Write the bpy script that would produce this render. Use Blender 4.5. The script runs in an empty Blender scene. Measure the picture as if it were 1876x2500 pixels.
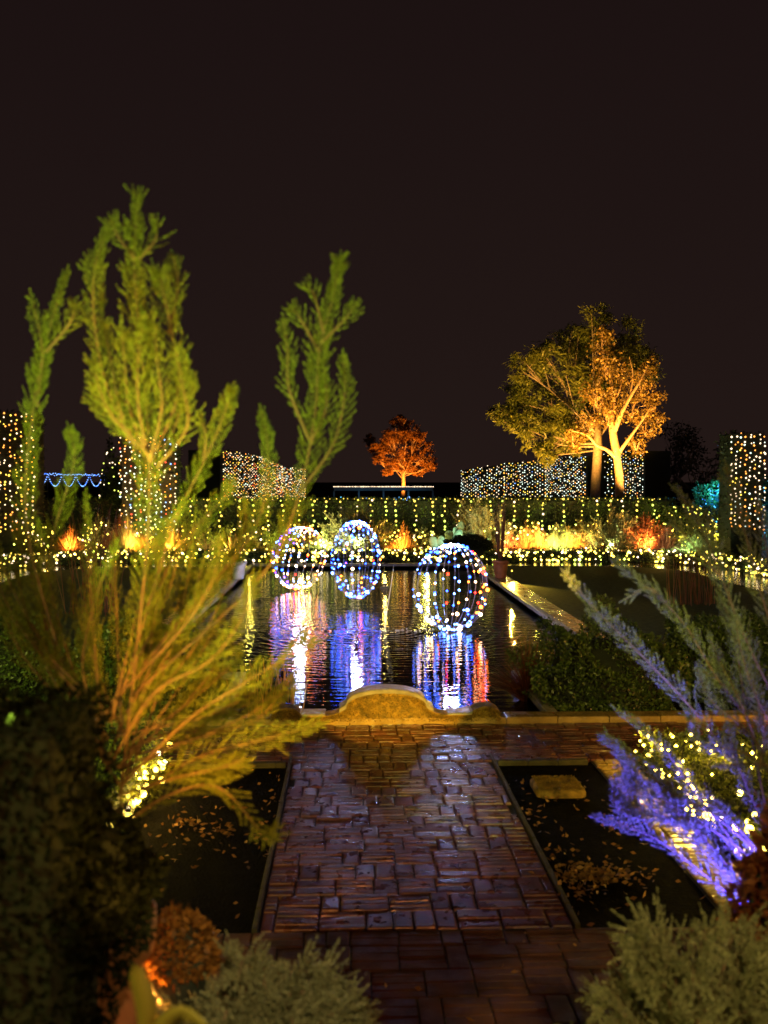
import bpy, math, random
import numpy as np
from mathutils import Vector, Matrix, Euler
random.seed(7); rng = np.random.default_rng(7)
R = math.radians
# ---------------------------------------------------------------- camera, sky, exposure
scene = bpy.context.scene
COL = scene.collection
CAMZ = 2.8
cam_d = bpy.data.cameras.new('camera'); cam = bpy.data.objects.new('camera', cam_d); COL.objects.link(cam)
cam.location = (0, 0, CAMZ); cam.rotation_euler = (R(90-1.885), 0, R(-1.957))
cam_d.sensor_fit = 'VERTICAL'; cam_d.sensor_height = 36; cam_d.lens = 35
cam_d.clip_end = 2000; cam_d.clip_start = .05
cam_d.dof.use_dof = True; cam_d.dof.focus_distance = 21; cam_d.dof.aperture_fstop = 2.3
scene.camera = cam
w = bpy.data.worlds.new('World'); scene.world = w; w.use_nodes = True
nt = w.node_tree; nt.nodes.clear()
wo = nt.nodes.new('ShaderNodeOutputWorld'); bg = nt.nodes.new('ShaderNodeBackground')
bg.inputs[0].default_value = (.0135, .0068, .0066, 1); bg.inputs[1].default_value = 1
nt.links.new(bg.outputs[0], wo.inputs[0])
wt = nt.nodes.new('ShaderNodeTexCoord'); wsx = nt.nodes.new('ShaderNodeSeparateXYZ'); wr_ = nt.nodes.new('ShaderNodeValToRGB'); wn = nt.nodes.new('ShaderNodeTexNoise')
wn.inputs['Scale'].default_value = 2.2; wn.inputs['Detail'].default_value = 4; wm = nt.nodes.new('ShaderNodeMath'); wm.operation = 'MULTIPLY_ADD'; wm.inputs[1].default_value = .22
nt.links.new(wt.outputs['Generated'], wsx.inputs[0]); nt.links.new(wt.outputs['Generated'], wn.inputs['Vector']); nt.links.new(wn.outputs['Fac'], wm.inputs[0])
nt.links.new(wsx.outputs['Z'], wm.inputs[2]); nt.links.new(wm.outputs[0], wr_.inputs[0]); nt.links.new(wr_.outputs[0], bg.inputs[0])
wr_.color_ramp.elements[0].color = (.0165, .0092, .0078, 1); wr_.color_ramp.elements[0].position = .08
wr_.color_ramp.elements[1].color = (.0105, .0056, .0056, 1); wr_.color_ramp.elements[1].position = .6
scene.view_settings.view_transform = 'Standard'; scene.view_settings.look = 'None'
scene.view_settings.exposure = 0; scene.view_settings.gamma = 1
scene.render.engine = 'CYCLES'
cy = scene.cycles; cy.use_denoising = True; cy.denoiser = 'OPENIMAGEDENOISE'; cy.denoising_input_passes = 'RGB_ALBEDO_NORMAL'
cy.max_bounces = 5; cy.diffuse_bounces = 2; cy.glossy_bounces = 3; cy.transmission_bounces = 3
cy.transparent_max_bounces = 4; cy.sample_clamp_indirect = 6; cy.sample_clamp_direct = 0
cy.caustics_reflective = False; cy.caustics_refractive = False; cy.pixel_filter_type = 'BLACKMAN_HARRIS'; cy.filter_width = 1.6

# picture coordinates of the full view (1660 wide) -> world, at world depth Y
K = 1876/1660; F = 35/36*2500
RM = cam.rotation_euler.to_matrix()
def at(px, py, Y):
    v = RM @ Vector(((px*K-938)/F, -(py*K-1250)/F, -1)); s = Y/v.y
    return Vector((v.x*s, Y, CAMZ+v.z*s))

# ---------------------------------------------------------------- object helpers
def tag(o, label=None, cat=None, group=None, kind=None):
    if label: o['label'] = label
    if cat: o['category'] = cat
    if group: o['group'] = group
    if kind: o['kind'] = kind
    return o
def empty(name, loc, label, cat, group=None, rz=0):
    o = bpy.data.objects.new(name, None); COL.objects.link(o); o.location = loc; o.rotation_euler.z = rz
    o.empty_display_size = .1
    return tag(o, label, cat, group)
def link(name, me, mats, parent=None, smooth=False):
    for m in (mats if isinstance(mats, (list, tuple)) else [mats]): me.materials.append(m)
    if smooth: me.polygons.foreach_set('use_smooth', [True]*len(me.polygons))
    o = bpy.data.objects.new(name, me); COL.objects.link(o)
    if parent is not None:
        o.parent = parent
        p = parent; off = Vector(p.location)
        while p.parent is not None: p = p.parent; off += Vector(p.location)
        me.transform(Matrix.Translation(-off))       # meshes are written in world space
    return o
def np_mesh(name, V, Fc, mi=None):
    me = bpy.data.meshes.new(name)
    V = np.asarray(V, dtype=np.float32); Fc = np.asarray(Fc, dtype=np.int32)
    n, k = Fc.shape
    me.vertices.add(len(V)); me.vertices.foreach_set('co', V.ravel())
    me.loops.add(n*k); me.loops.foreach_set('vertex_index', Fc.ravel())
    me.polygons.add(n); me.polygons.foreach_set('loop_start', np.arange(0, n*k, k, dtype=np.int32))
    me.polygons.foreach_set('loop_total', np.full(n, k, dtype=np.int32))
    if mi is not None: me.polygons.foreach_set('material_index', np.asarray(mi, dtype=np.int32))
    me.update(calc_edges=True); me.validate()
    return me
class MB:
    def __init__(s): s.v = []; s.f = []; s.m = []
    def add(s, vs, fs, m=0):
        b = len(s.v); s.v += [tuple(x) for x in vs]; s.f += [tuple(i+b for i in f) for f in fs]; s.m += [m]*len(fs)
    def box(s, x0, x1, y0, y1, z0, z1, m=0):
        s.add([(x, y, z) for z in (z0, z1) for y in (y0, y1) for x in (x0, x1)],
              [(0,2,3,1),(4,5,7,6),(0,1,5,4),(2,6,7,3),(0,4,6,2),(1,3,7,5)], m)
    def slab(s, x0, x1, y0, y1, z0, z1, b=.01, m=0, tilt=(0,0), ch=0):
        # a worn stone: vertical sides, two-step rounded shoulder
        cx, cyy = (x0+x1)/2, (y0+y1)/2
        vs = []
        for ins, z in ((0, z0), (0, z1-b), (b*.35, z1-b*.3), (b*1.3, z1), ):
            for (x, y) in ((x0+ins+ch, y0+ins), (x1-ins-ch, y0+ins), (x1-ins, y0+ins+ch), (x1-ins, y1-ins-ch),
                           (x1-ins-ch, y1-ins), (x0+ins+ch, y1-ins), (x0+ins, y1-ins-ch), (x0+ins, y0+ins+ch)):
                vs.append((x, y, z+(tilt[0]*(x-cx)+tilt[1]*(y-cyy) if z > z0 else 0)))
        fs = []
        for r in range(3):
            for i in range(8): j = (i+1) % 8; fs.append((r*8+i, r*8+j, r*8+8+j, r*8+8+i))
        fs.append(tuple(range(24, 32)))
        s.add(vs, fs, m)
    def tube(s, pts, rad, n=6, m=0, cap=True):
        pts = [Vector(p) for p in pts]; rad = rad if isinstance(rad, (list, tuple)) else [rad]*len(pts)
        vs = []; ref = Vector((.3, .2, 1)).normalized()
        for i, p in enumerate(pts):
            t = (pts[min(i+1, len(pts)-1)]-pts[max(i-1, 0)]).normalized()
            a = t.cross(ref)
            if a.length < .05: a = t.cross(Vector((1, 0, 0)))
            a.normalize(); b = t.cross(a)
            for k in range(n):
                an = 2*math.pi*k/n; vs.append(p+(a*math.cos(an)+b*math.sin(an))*rad[i])
        fs = [(i*n+k, i*n+(k+1) % n, (i+1)*n+(k+1) % n, (i+1)*n+k) for i in range(len(pts)-1) for k in range(n)]
        if cap: fs += [tuple(range(n-1, -1, -1)), tuple(range((len(pts)-1)*n, len(pts)*n))]
        s.add(vs, fs, m)
    def lathe(s, c, prof, n=24, m=0):
        vs = [(c[0]+r*math.cos(2*math.pi*k/n), c[1]+r*math.sin(2*math.pi*k/n), c[2]+z) for r, z in prof for k in range(n)]
        fs = [(i*n+k, i*n+(k+1) % n, (i+1)*n+(k+1) % n, (i+1)*n+k) for i in range(len(prof)-1) for k in range(n)]
        s.add(vs, fs, m)
    def ball(s, c, r, n=6, k=4, sc=(1,1,1), m=0):
        prof = [(math.sin(math.pi*i/k)*r, -math.cos(math.pi*i/k)*r) for i in range(k+1)]
        vs = [(c[0]+a*math.cos(2*math.pi*j/n)*sc[0], c[1]+a*math.sin(2*math.pi*j/n)*sc[1], c[2]+z*sc[2]) for a, z in prof for j in range(n)]
        s.add(vs, [(i*n+j, i*n+(j+1) % n, (i+1)*n+(j+1) % n, (i+1)*n+j) for i in range(k) for j in range(n)], m)
    def build(s, name, mats, parent=None, smooth=False):
        me = bpy.data.meshes.new(name); me.from_pydata(s.v, [], s.f)
        me.polygons.foreach_set('material_index', s.m); me.update()
        return link(name, me, mats, parent, smooth)

# ---------------------------------------------------------------- materials
def mat(name, base, rough=.6, var=.3, scale=8, bump=0, bscale=30, spec=.5, metal=0, coat=0, island=False, trans=0, col2=None, rvar=0, detail=5):
    m = bpy.data.materials.new(name); m.use_nodes = True; t = m.node_tree; p = t.nodes['Principled BSDF']
    L = t.links.new
    p.inputs['Roughness'].default_value = rough; p.inputs['Metallic'].default_value = metal
    p.inputs['Specular IOR Level'].default_value = spec; p.inputs['Coat Weight'].default_value = coat
    tc = t.nodes.new('ShaderNodeTexCoord')
    if island:
        g = t.nodes.new('ShaderNodeNewGeometry'); fac = g.outputs['Random Per Island']
    else:
        nz = t.nodes.new('ShaderNodeTexNoise'); nz.inputs['Scale'].default_value = scale; nz.inputs['Detail'].default_value = detail
        L(tc.outputs['Object'], nz.inputs['Vector']); fac = nz.outputs['Fac']
    cr = t.nodes.new('ShaderNodeValToRGB'); L(fac, cr.inputs[0])
    a = [c*(1-var) for c in base]; b = [c*(1+var) for c in (col2 or base)]
    cr.color_ramp.elements[0].color = (*a, 1); cr.color_ramp.elements[1].color = (*b, 1)
    if not island: cr.color_ramp.elements[0].position = .3; cr.color_ramp.elements[1].position = .7
    L(cr.outputs[0], p.inputs['Base Color'])
    if rvar:
        n3 = t.nodes.new('ShaderNodeTexNoise'); n3.inputs['Scale'].default_value = scale*1.7; L(tc.outputs['Object'], n3.inputs['Vector'])
        mr = t.nodes.new('ShaderNodeMapRange'); mr.inputs[1].default_value = .35; mr.inputs[2].default_value = .65
        mr.inputs[3].default_value = max(.03, rough-rvar); mr.inputs[4].default_value = rough+rvar
        L(n3.outputs['Fac'], mr.inputs[0]); L(mr.outputs[0], p.inputs['Roughness'])
    if bump:
        n2 = t.nodes.new('ShaderNodeTexNoise'); n2.inputs['Scale'].default_value = bscale; n2.inputs['Detail'].default_value = 6
        L(tc.outputs['Object'], n2.inputs['Vector'])
        bp = t.nodes.new('ShaderNodeBump'); bp.inputs['Strength'].default_value = 1; bp.inputs['Distance'].default_value = bump
        L(n2.outputs['Fac'], bp.inputs['Height']); L(bp.outputs[0], p.inputs['Normal'])
    if trans:
        tr = t.nodes.new('ShaderNodeBsdfTranslucent'); L(cr.outputs[0], tr.inputs[0])
        mx = t.nodes.new('ShaderNodeMixShader'); mx.inputs[0].default_value = trans
        out = t.nodes['Material Output']; L(p.outputs[0], mx.inputs[1]); L(tr.outputs[0], mx.inputs[2]); L(mx.outputs[0], out.inputs[0])
    return m
def emit(name, c, s, sample=False):
    m = bpy.data.materials.new(name); m.use_nodes = True; t = m.node_tree; t.nodes.clear()
    e = t.nodes.new('ShaderNodeEmission'); e.inputs[0].default_value = (*c, 1); e.inputs[1].default_value = s
    o = t.nodes.new('ShaderNodeOutputMaterial'); t.links.new(e.outputs[0], o.inputs[0])
    m.cycles.emission_sampling = 'AUTO' if sample else 'NONE'
    return m
M = {}
M['needle'] = mat('needle', (.08, .12, .014), .55, .5, island=True, trans=.35, col2=(.13, .15, .02), spec=.15)
M['needle_grey'] = mat('needle_grey', (.13, .14, .07), .55, .4, island=True, trans=.3, col2=(.2, .2, .1), spec=.3)
M['box_leaf'] = mat('box_leaf', (.045, .075, .018), .4, .5, island=True, trans=.2, col2=(.06, .09, .02))
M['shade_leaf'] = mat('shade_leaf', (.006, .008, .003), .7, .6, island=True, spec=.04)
M['dark_leaf'] = mat('dark_leaf', (.02, .028, .008), .5, .5, island=True, trans=.2, spec=.3)
M['hedge_core'] = mat('hedge_core', (.008, .012, .005), .9, .3)
M['needle_blue'] = mat('needle_blue', (.10, .13, .07), .55, .45, island=True, trans=.3, col2=(.14, .16, .09), spec=.15)
M['leaf_green'] = mat('leaf_green', (.055, .085, .015), .5, .55, island=True, trans=.4, col2=(.11, .12, .02), spec=.3)
M['leaf_gold'] = mat('leaf_gold', (.16, .09, .02), .5, .5, island=True, trans=.4, col2=(.2, .13, .03), spec=.3)
M['leaf_rust'] = mat('leaf_rust', (.16, .05, .018), .55, .4, island=True, trans=.3, spec=.3)
M['leaf_orange'] = mat('leaf_orange', (.2, .085, .015), .55, .4, island=True, trans=.35, spec=.2)
M['grass_gold'] = mat('grass_gold', (.28, .15, .05), .55, .4, island=True, trans=.3, spec=.3)
M['grass_pale'] = mat('grass_pale', (.2, .26, .12), .55, .4, island=True, trans=.3, spec=.3)
M['stem_red'] = mat('stem_red', (.13, .035, .02), .5, .4, island=True, spec=.3)
M['cactus'] = mat('cactus', (.10, .17, .12), .5, .2, 20, .004, 60)
M['bark'] = mat('bark', (.16, .12, .08), .8, .4, 12, .02, 25)
M['pale_bark'] = mat('pale_bark', (.32, .2, .11), .7, .35, 5, .02, 12)
M['twig'] = mat('twig', (.1, .06, .03), .7, .3, 20)
M['brick'] = mat('brick', (.06, .016, .008), .34, .5, 5, .0016, 34, spec=.8, col2=(.11, .032, .018), rvar=.13)
M['brick_joint'] = mat('brick_joint', (.012, .008, .006), .7, .3, 20, .004, 60)
M['landing'] = mat('landing', (.045, .011, .005), .75, .35, 4, .004, 50, col2=(.08, .026, .014), rvar=.15)
M['soil'] = mat('soil', (.005, .004, .0035), .95, .6, 14, .02, 40, spec=.03)
M['lawn'] = mat('lawn', (.028, .045, .012), .85, .5, 9, .02, 60, spec=.2)
M['stone'] = mat('stone', (.24, .21, .17), .45, .3, 9, .004, 40, rvar=.12)
M['paver'] = mat('paver', (.30, .19, .06), .26, .35, 5, .003, 22, rvar=.14)
M['moss'] = mat('moss', (.14, .10, .015), .8, .5, 12, .02, 45, col2=(.26, .15, .02))
M['edging'] = mat('edging', (.05, .038, .012), .7, .5, 9, .006, 40)
M['terracotta'] = mat('terracotta', (.36, .12, .05), .6, .25, 8, .002, 50)
M['white_glaze'] = mat('white_glaze', (.6, .58, .54), .3, .1, 8)
M['wet'] = mat('wet', (.03, .022, .014), .16, .4, 3, .0035, 9, rvar=.08, spec=.9)
M['pool_wall'] = mat('pool_wall', (.1, .09, .08), .6, .4, 8)
M['wire'] = mat('wire', (.3, .3, .32), .35, .1, metal=.6)
M['cable'] = mat('cable', (.01, .016, .01), .6, .1)
M['jet'] = mat('jet', (.85, .88, .92), .2, .05, trans=.5)
M['black_metal'] = mat('black_metal', (.02, .02, .02), .4, .2)
M['litter'] = mat('litter', (.26, .12, .03), .6, .5, island=True, trans=.2)
M['yellow_leaf'] = mat('yellow_leaf', (.2, .16, .02), .5, .15, 6, trans=.3)
M['plaster'] = mat('plaster', (.2, .19, .17), .8, .2)
COLS = {'blue': (.05, .18, 1.0), 'ice': (.2, .4, 1.0), 'white': (1.0, .74, .46), 'amber': (1.0, .36, .06),
        'red': (1.0, .10, .05), 'pale': (.75, .9, .78), 'violet': (.35, .22, 1.0), 'gold': (1.0, .68, .09), 'cyan': (.1, .55, 1.0), 'lime': (.78, .95, .12)}
E = {k: emit('lit_'+k, c, 3.3) for k, c in COLS.items()}
CB = {'blue': (.012, .055, 1.0), 'ice': (.10, .24, 1.0), 'white': (1.0, .55, .3), 'amber': (1.0, .16, .012), 'red': (1.0, .012, .006), 'violet': (.12, .03, 1.0)}
EB = {k: emit('cage_'+k, c, 30, True) for k, c in CB.items()}
ES = {k: emit('string_'+k, c, 9, True) for k, c in COLS.items()}
EF = {k: emit('far_'+k, c, 2.4) for k, c in COLS.items()}
EG = {k: emit('glow_'+k, c, 16, True) for k, c in COLS.items()}

# ---------------------------------------------------------------- foliage generators (numpy)
def unit(a): return a/np.maximum(np.linalg.norm(a, axis=1, keepdims=True), 1e-9)
def leafmesh(name, C, D, Ln, W, material, parent=None, bend=0):
    """one pointed leaf (diamond of two triangles folded on its rib) per row"""
    C = np.asarray(C, float); D = unit(np.asarray(D, float)); n = len(C)
    Ln = np.broadcast_to(Ln, (n,))[:, None]; W = np.broadcast_to(W, (n,))[:, None]
    S = unit(np.cross(D, rng.normal(size=(n, 3)))); N = np.cross(D, S)
    mid = C+D*Ln*.5+N*W*.15
    V = np.stack([C, mid+S*W*.5, C+D*Ln-N*Ln*bend, mid-S*W*.5], 1).reshape(-1, 3)
    Fc = np.arange(n*4).reshape(n, 4)
    return link(name, np_mesh(name, V, Fc), material, parent)
def needles(shoots, per_m, L, W, splay=.85):
    """shoots: list of (p0, p1, p2) quadratic curves -> centres and directions of needles"""
    C = []; D = []; LL = []
    for a, b, c in shoots:
        a, b, c = np.array(a), np.array(b), np.array(c)
        ln = np.linalg.norm(b-a)+np.linalg.norm(c-b); n = max(6, int(ln*per_m))
        t = rng.random(n)[:, None]**.85
        P = (1-t)**2*a+2*t*(1-t)*b+t*t*c
        T = unit(2*(1-t)*(b-a)+2*t*(c-b))
        Rv = unit(np.cross(T, rng.normal(size=(n, 3))))
        ang = splay*(1.05-.6*t)
        C.append(P); D.append(T*np.cos(ang)+Rv*np.sin(ang)); LL.append(L*(1.1-.45*t[:, 0])*rng.uniform(.7, 1.15, n))
    C = np.concatenate(C); D = np.concatenate(D); LL = np.concatenate(LL)
    return C, D, LL, W
def smooth_line(pts, n=14):
    pts = [Vector(p) for p in pts]
    if len(pts) == 2: return [pts[0].lerp(pts[1], i/n) for i in range(n+1)]
    P = [pts[0]*2-pts[1]]+pts+[pts[-1]*2-pts[-2]]; out = []
    for i in range(1, len(P)-2):
        for k in range(n):
            t = k/n
            out.append(.5*((2*P[i])+(P[i+1]-P[i-1])*t+(2*P[i-1]-5*P[i]+4*P[i+1]-P[i+2])*t*t+(3*P[i]-P[i-1]-3*P[i+1]+P[i+2])*t**3))
    out.append(pts[-1]); return out
def shoots_on(line, length, step, start=.2, ang=.7, up=.25, tip=.2, plane=None):
    """side shoots along a stem, alternating to both sides, shorter to the tip"""
    out = []; tot = sum((line[i+1]-line[i]).length for i in range(len(line)-1)); n = int(tot/step)
    for j in range(n):
        t = start+(1-start)*j/n; x = t*(len(line)-1); i = min(int(x), len(line)-2); p = line[i].lerp(line[i+1], x-i)
        T = (line[i+1]-line[i]).normalized()
        if plane: side = T.cross(Vector(plane)).normalized()*(1 if j % 2 else -1); rv = side+Vector(rng.normal(0, .38, 3))
        else: rv = Vector(rng.normal(0, 1, 3))
        r = (rv-T*rv.dot(T)).normalized()
        L = length*(tip+(1-tip)*min(1, (1-t)*2.2+.05)**.8)*random.uniform(.65, 1.15)*(min(1, (t-start)*4+.4))
        d = (T*math.cos(ang)+r*math.sin(ang)).normalized()
        b = p+d*L*.5; c = b+(d+Vector((0, 0, up))+T*.35).normalized()*L*.5
        out.append((p, b, c))
    T = (line[-1]-line[-3]).normalized(); out.append((line[-3], line[-1], line[-1]+T*length*.35))
    return out

# ---------------------------------------------------------------- lights
def glow(loc, color, watt, parent=None, r=.02, name='lamp_light'):
    d = bpy.data.lights.new(name, 'POINT'); d.energy = watt; d.color = color; d.shadow_soft_size = r
    o = bpy.data.objects.new(name, d); COL.objects.link(o); o.location = loc
    if parent is not None: o.parent = parent; o.location = Vector(loc)-Vector(parent.location)
    return o
def spotlight(loc, target, color, watt, label, angle=70, size=.07, blend=.6, group=None):
    """small black floodlight on a stake: housing, lens and its light"""
    loc = Vector(loc); d = (Vector(target)-loc).normalized()
    r = empty('spotlight', loc, label, 'spotlight', group)
    b = MB(); b.tube([loc-d*size*1.3, loc-d*size*.9, loc-d*.002], [size*.5, size*.75, size*.8], 14); b.build('housing', M['black_metal'], r, True)
    s = MB(); s.tube([loc-d*size-Vector((0, 0, .22)), loc-d*size], .008, 6); s.build('stake', M['black_metal'], r)
    l = MB(); l.tube([loc-d*.002, loc+d*.004], size*.66, 14); l.build('lens', emit('lens_glow', color, 6), r)
    ld = bpy.data.lights.new('lamp_light', 'SPOT'); ld.energy = watt; ld.color = color; ld.spot_size = R(angle); ld.spot_blend = blend
    ld.shadow_soft_size = size*.5
    o = bpy.data.objects.new('lamp_light', ld); COL.objects.link(o); o.parent = r; o.location = d*.02
    o.rotation_euler = d.to_track_quat('-Z', 'Y').to_euler()
    return r
OCT = (np.array([(1,0,0),(-1,0,0),(0,1,0),(0,-1,0),(0,0,1),(0,0,-1)], float),
       np.array([(0,2,4),(2,1,4),(1,3,4),(3,0,4),(2,0,5),(1,2,5),(3,1,5),(0,3,5)]))
def bulbs_mesh(name, pts, cols, r, pal, parent=None, rv=.25):
    """small bulbs as one mesh, one slot per colour"""
    keys = sorted(set(cols)); pts = np.array([tuple(p) for p in pts]); n = len(pts)
    rr = r*rng.uniform(1-rv, 1+rv, n)
    V = (pts[:, None, :]+OCT[0][None]*rr[:, None, None]).reshape(-1, 3)
    Fc = (OCT[1][None]+(np.arange(n)*6)[:, None, None]).reshape(-1, 3)
    mi = np.repeat([keys.index(c) for c in cols], 8)
    return link(name, np_mesh(name, V, Fc, mi), [pal[k] for k in keys], parent)
bulb_me = {}
def bulb_mesh(key, r, pal):
    k = (key, round(r, 4), id(pal))
    if k not in bulb_me:
        b = MB(); b.ball((0,0,0), r, 6, 4); me = bpy.data.meshes.new('bulb'); me.from_pydata(b.v, [], b.f)
        me.polygons.foreach_set('use_smooth', [True]*len(me.polygons)); me.materials.append(pal[key]); bulb_me[k] = me
    return bulb_me[k]
def bulbs_single(pts, cols, r, pal, parent):
    off = Vector(parent.location)
    for p, c in zip(pts, cols):
        o = bpy.data.objects.new('bulb', bulb_mesh(c, r*random.choice((.7, .9, 1.1, 1.5)), pal)); COL.objects.link(o)
        o.parent = parent; o.location = Vector(p)-off
def pick(wts):
    ks = list(wts); return random.choices(ks, [wts[k] for k in ks])[0]

# ================================================================ SETTING
AX = .416                                  # the garden's axis
def mir(x): return 2*AX-x
PR, PO = 3.93, 4.5                         # pool edge, outer edge of its paving
NR = 2.32                                  # narrow near part of the pool
Y0, Y1, YF = 11.62, 14.2, 32.3
def sheet(name, rects, z, m, sub=1):
    b = MB()
    for x0, x1, y0, y1 in rects: b.add([(x0,y0,z),(x1,y0,z),(x1,y1,z),(x0,y1,z)], [(0,1,2,3)])
    return tag(b.build(name, m), kind='structure')
# the ground, one sheet with the pool cut out
xs = [-600, mir(PR), mir(NR), NR, PR, 600]; ys = [-300, Y0, Y1, YF, 900]
b = MB()
for i in range(5):
    for j in range(4):
        if (j == 1 and i == 2) or (j == 2 and 1 <= i <= 3): continue
        b.add([(xs[i],ys[j],-.03),(xs[i+1],ys[j],-.03),(xs[i+1],ys[j+1],-.03),(xs[i],ys[j+1],-.03)], [(0,1,2,3)])
tag(b.build('ground', M['soil']), kind='structure')
# pool basin
b = MB()
o_ = [(mir(NR),Y0),(NR,Y0),(NR,Y1),(PR,Y1),(PR,YF),(mir(PR),YF),(mir(PR),Y1),(mir(NR),Y1)]
for i in range(8):
    p, q = o_[i], o_[(i+1) % 8]; b.add([(p[0],p[1],-.03),(q[0],q[1],-.03),(q[0],q[1],-.8),(p[0],p[1],-.8)], [(0,1,2,3)])
b.add([(x,y,-.8) for x, y in o_], [tuple(range(8))])
tag(b.build('pool_basin', M['pool_wall']), kind='structure')
# water: rippled mirror
def water_mat():
    m = bpy.data.materials.new('pool_water'); m.use_nodes = True; t = m.node_tree; L = t.links.new; p = t.nodes['Principled BSDF']
    p.inputs['Base Color'].default_value = (.004, .005, .006, 1); p.inputs['Roughness'].default_value = .008; p.inputs['IOR'].default_value = 1.38
    tc = t.nodes.new('ShaderNodeTexCoord')
    def noise(scale, sx, sy, det=2):
        mp = t.nodes.new('ShaderNodeMapping'); mp.inputs['Scale'].default_value = (sx, sy, 1); L(tc.outputs['Object'], mp.inputs[0])
        n = t.nodes.new('ShaderNodeTexNoise'); n.inputs['Scale'].default_value = scale; n.inputs['Detail'].default_value = det
        L(mp.outputs[0], n.inputs['Vector']); return n.outputs['Fac']
    def math_(op, a, b=None):
        q = t.nodes.new('ShaderNodeMath'); q.operation = op
        for i, x in enumerate((a, b)):
            if x is None: continue
            if isinstance(x, (int, float)): q.inputs[i].default_value = x
            else: L(x, q.inputs[i])
        return q.outputs[0]
    n1 = noise(2.6, .55, 2.6, 3); n2 = noise(8, .6, 2.4, 3)
    # rings round the jet
    jp = at(831, 1364, 19.1)
    mp = t.nodes.new('ShaderNodeMapping'); mp.inputs['Location'].default_value = (-jp.x, -19.1, 0); L(tc.outputs['Object'], mp.inputs[0])
    ln = t.nodes.new('ShaderNodeVectorMath'); ln.operation = 'LENGTH'; L(mp.outputs[0], ln.inputs[0])
    r = ln.outputs['Value']
    ring = math_('MULTIPLY', math_('SINE', math_('MULTIPLY', math_('ADD', r, math_('MULTIPLY', n1, .25)), 30)),
                 math_('DIVIDE', .32, math_('ADD', r, 1.0)))
    # calmer towards the near end
    sp = t.nodes.new('ShaderNodeSeparateXYZ'); L(tc.outputs['Object'], sp.inputs[0])
    mr = t.nodes.new('ShaderNodeMapRange'); mr.inputs[1].default_value = 14.5; mr.inputs[2].default_value = 20
    mr.inputs[3].default_value = .5; mr.inputs[4].default_value = 1; L(sp.outputs['Y'], mr.inputs[0])
    h = math_('MULTIPLY', math_('ADD', math_('ADD', n1, math_('MULTIPLY', n2, .2)), ring), mr.outputs[0])
    bp = t.nodes.new('ShaderNodeBump'); bp.inputs['Strength'].default_value = 1; bp.inputs['Distance'].default_value = .016
    L(h, bp.inputs['Height']); L(bp.outputs[0], p.inputs['Normal'])
    return m
b = MB(); WZ = -.12
for x0, x1, y0, y1 in ((mir(NR), NR, Y0, Y1), (mir(PR), PR, Y1, YF)): b.add([(x0,y0,WZ),(x1,y0,WZ),(x1,y1,WZ),(x0,y1,WZ)], [(0,1,2,3)])
tag(b.build('water', water_mat()), kind='structure')
# stone curb and paving strip round the pool
b = MB()
def curb_run(x0, x1, y0, y1, seg, axis):
    n = max(1, round(((y1-y0) if axis == 'y' else (x1-x0))/seg))
    for i in range(n):
        if axis == 'y': q0 = y0+(y1-y0)*i/n; q1 = y0+(y1-y0)*(i+1)/n-.006; b.slab(x0, x1, q0, q1, -.2, .055+random.uniform(-.004,.004), .012)
        else: q0 = x0+(x1-x0)*i/n; q1 = x0+(x1-x0)*(i+1)/n-.006; b.slab(q0, q1, y0, y1, -.2, .055+random.uniform(-.004,.004), .012)
curb_run(PR, PR+.13, Y1, YF, 1.3, 'y'); curb_run(mir(PR+.13), mir(PR), Y1, YF, 1.3, 'y')
curb_run(NR, NR+.14, Y0, Y1, 1.1, 'y'); curb_run(mir(NR+.14), mir(NR), Y0, Y1, 1.1, 'y')
curb_run(mir(PR), PR, YF, YF+.3, .9, 'x'); curb_run(NR+.15, PR+.13, Y1-.14, Y1-.005, .8, 'x'); curb_run(mir(PR+.13), mir(NR+.15), Y1-.14, Y1-.005, .8, 'x')
tag(b.build('pool_curb', M['stone']), kind='structure')
b = MB()
for s in (0, 1):
    for i in range(24):
        q0 = 13.9+i*.78; x0, x1 = PR+.14, PO
        if s: x0, x1 = mir(x1), mir(x0)
        if q0+.77 < YF: b.slab(x0, x1, q0, q0+.765, -.02, .035+random.uniform(-.003,.003), .007, tilt=(random.uniform(-.006,.006), random.uniform(-.006,.006)))
tag(b.build('pool_paving', M['paver']), kind='structure')
# lawns either side with rounded far corner, wet walk round them, kerb
LX, LY, LR = 10.3, 31.9, 2.4
def outline(off, y_near=12.6):                 # lawn edge moved outward by off (right side)
    p = [(LX+off, y_near), (LX+off, LY-LR)]
    for k in range(1, 9): a = math.pi/2*k/8; p.append((LX-LR+(LR+off)*math.cos(a), LY-LR+(LR+off)*math.sin(a)))
    p.append((PO+.05 if off < .5 else AX, LY+off)); return p
for s in (0, 1):
    f = (lambda x: mir(x)) if s else (lambda x: x)
    p = outline(0)+[(PO+.02, 12.6)]; b = MB(); b.add([(f(x), y, -.012) for x, y in p], [tuple(range(len(p)))]); tag(b.build('lawn', M['lawn']), kind='structure')
    i0, i1 = outline(.03), outline(1.55); i0[-1] = (AX, LY+.45); b = MB()
    for k in range(len(i0)-1):
        b.add([(f(i0[k][0]), i0[k][1], -.008), (f(i1[k][0]), i1[k][1], -.008), (f(i1[k+1][0]), i1[k+1][1], -.008), (f(i0[k+1][0]), i0[k+1][1], -.008)], [(0,1,2,3)])
    tag(b.build('wet_walk', M['wet']), kind='structure')
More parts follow.
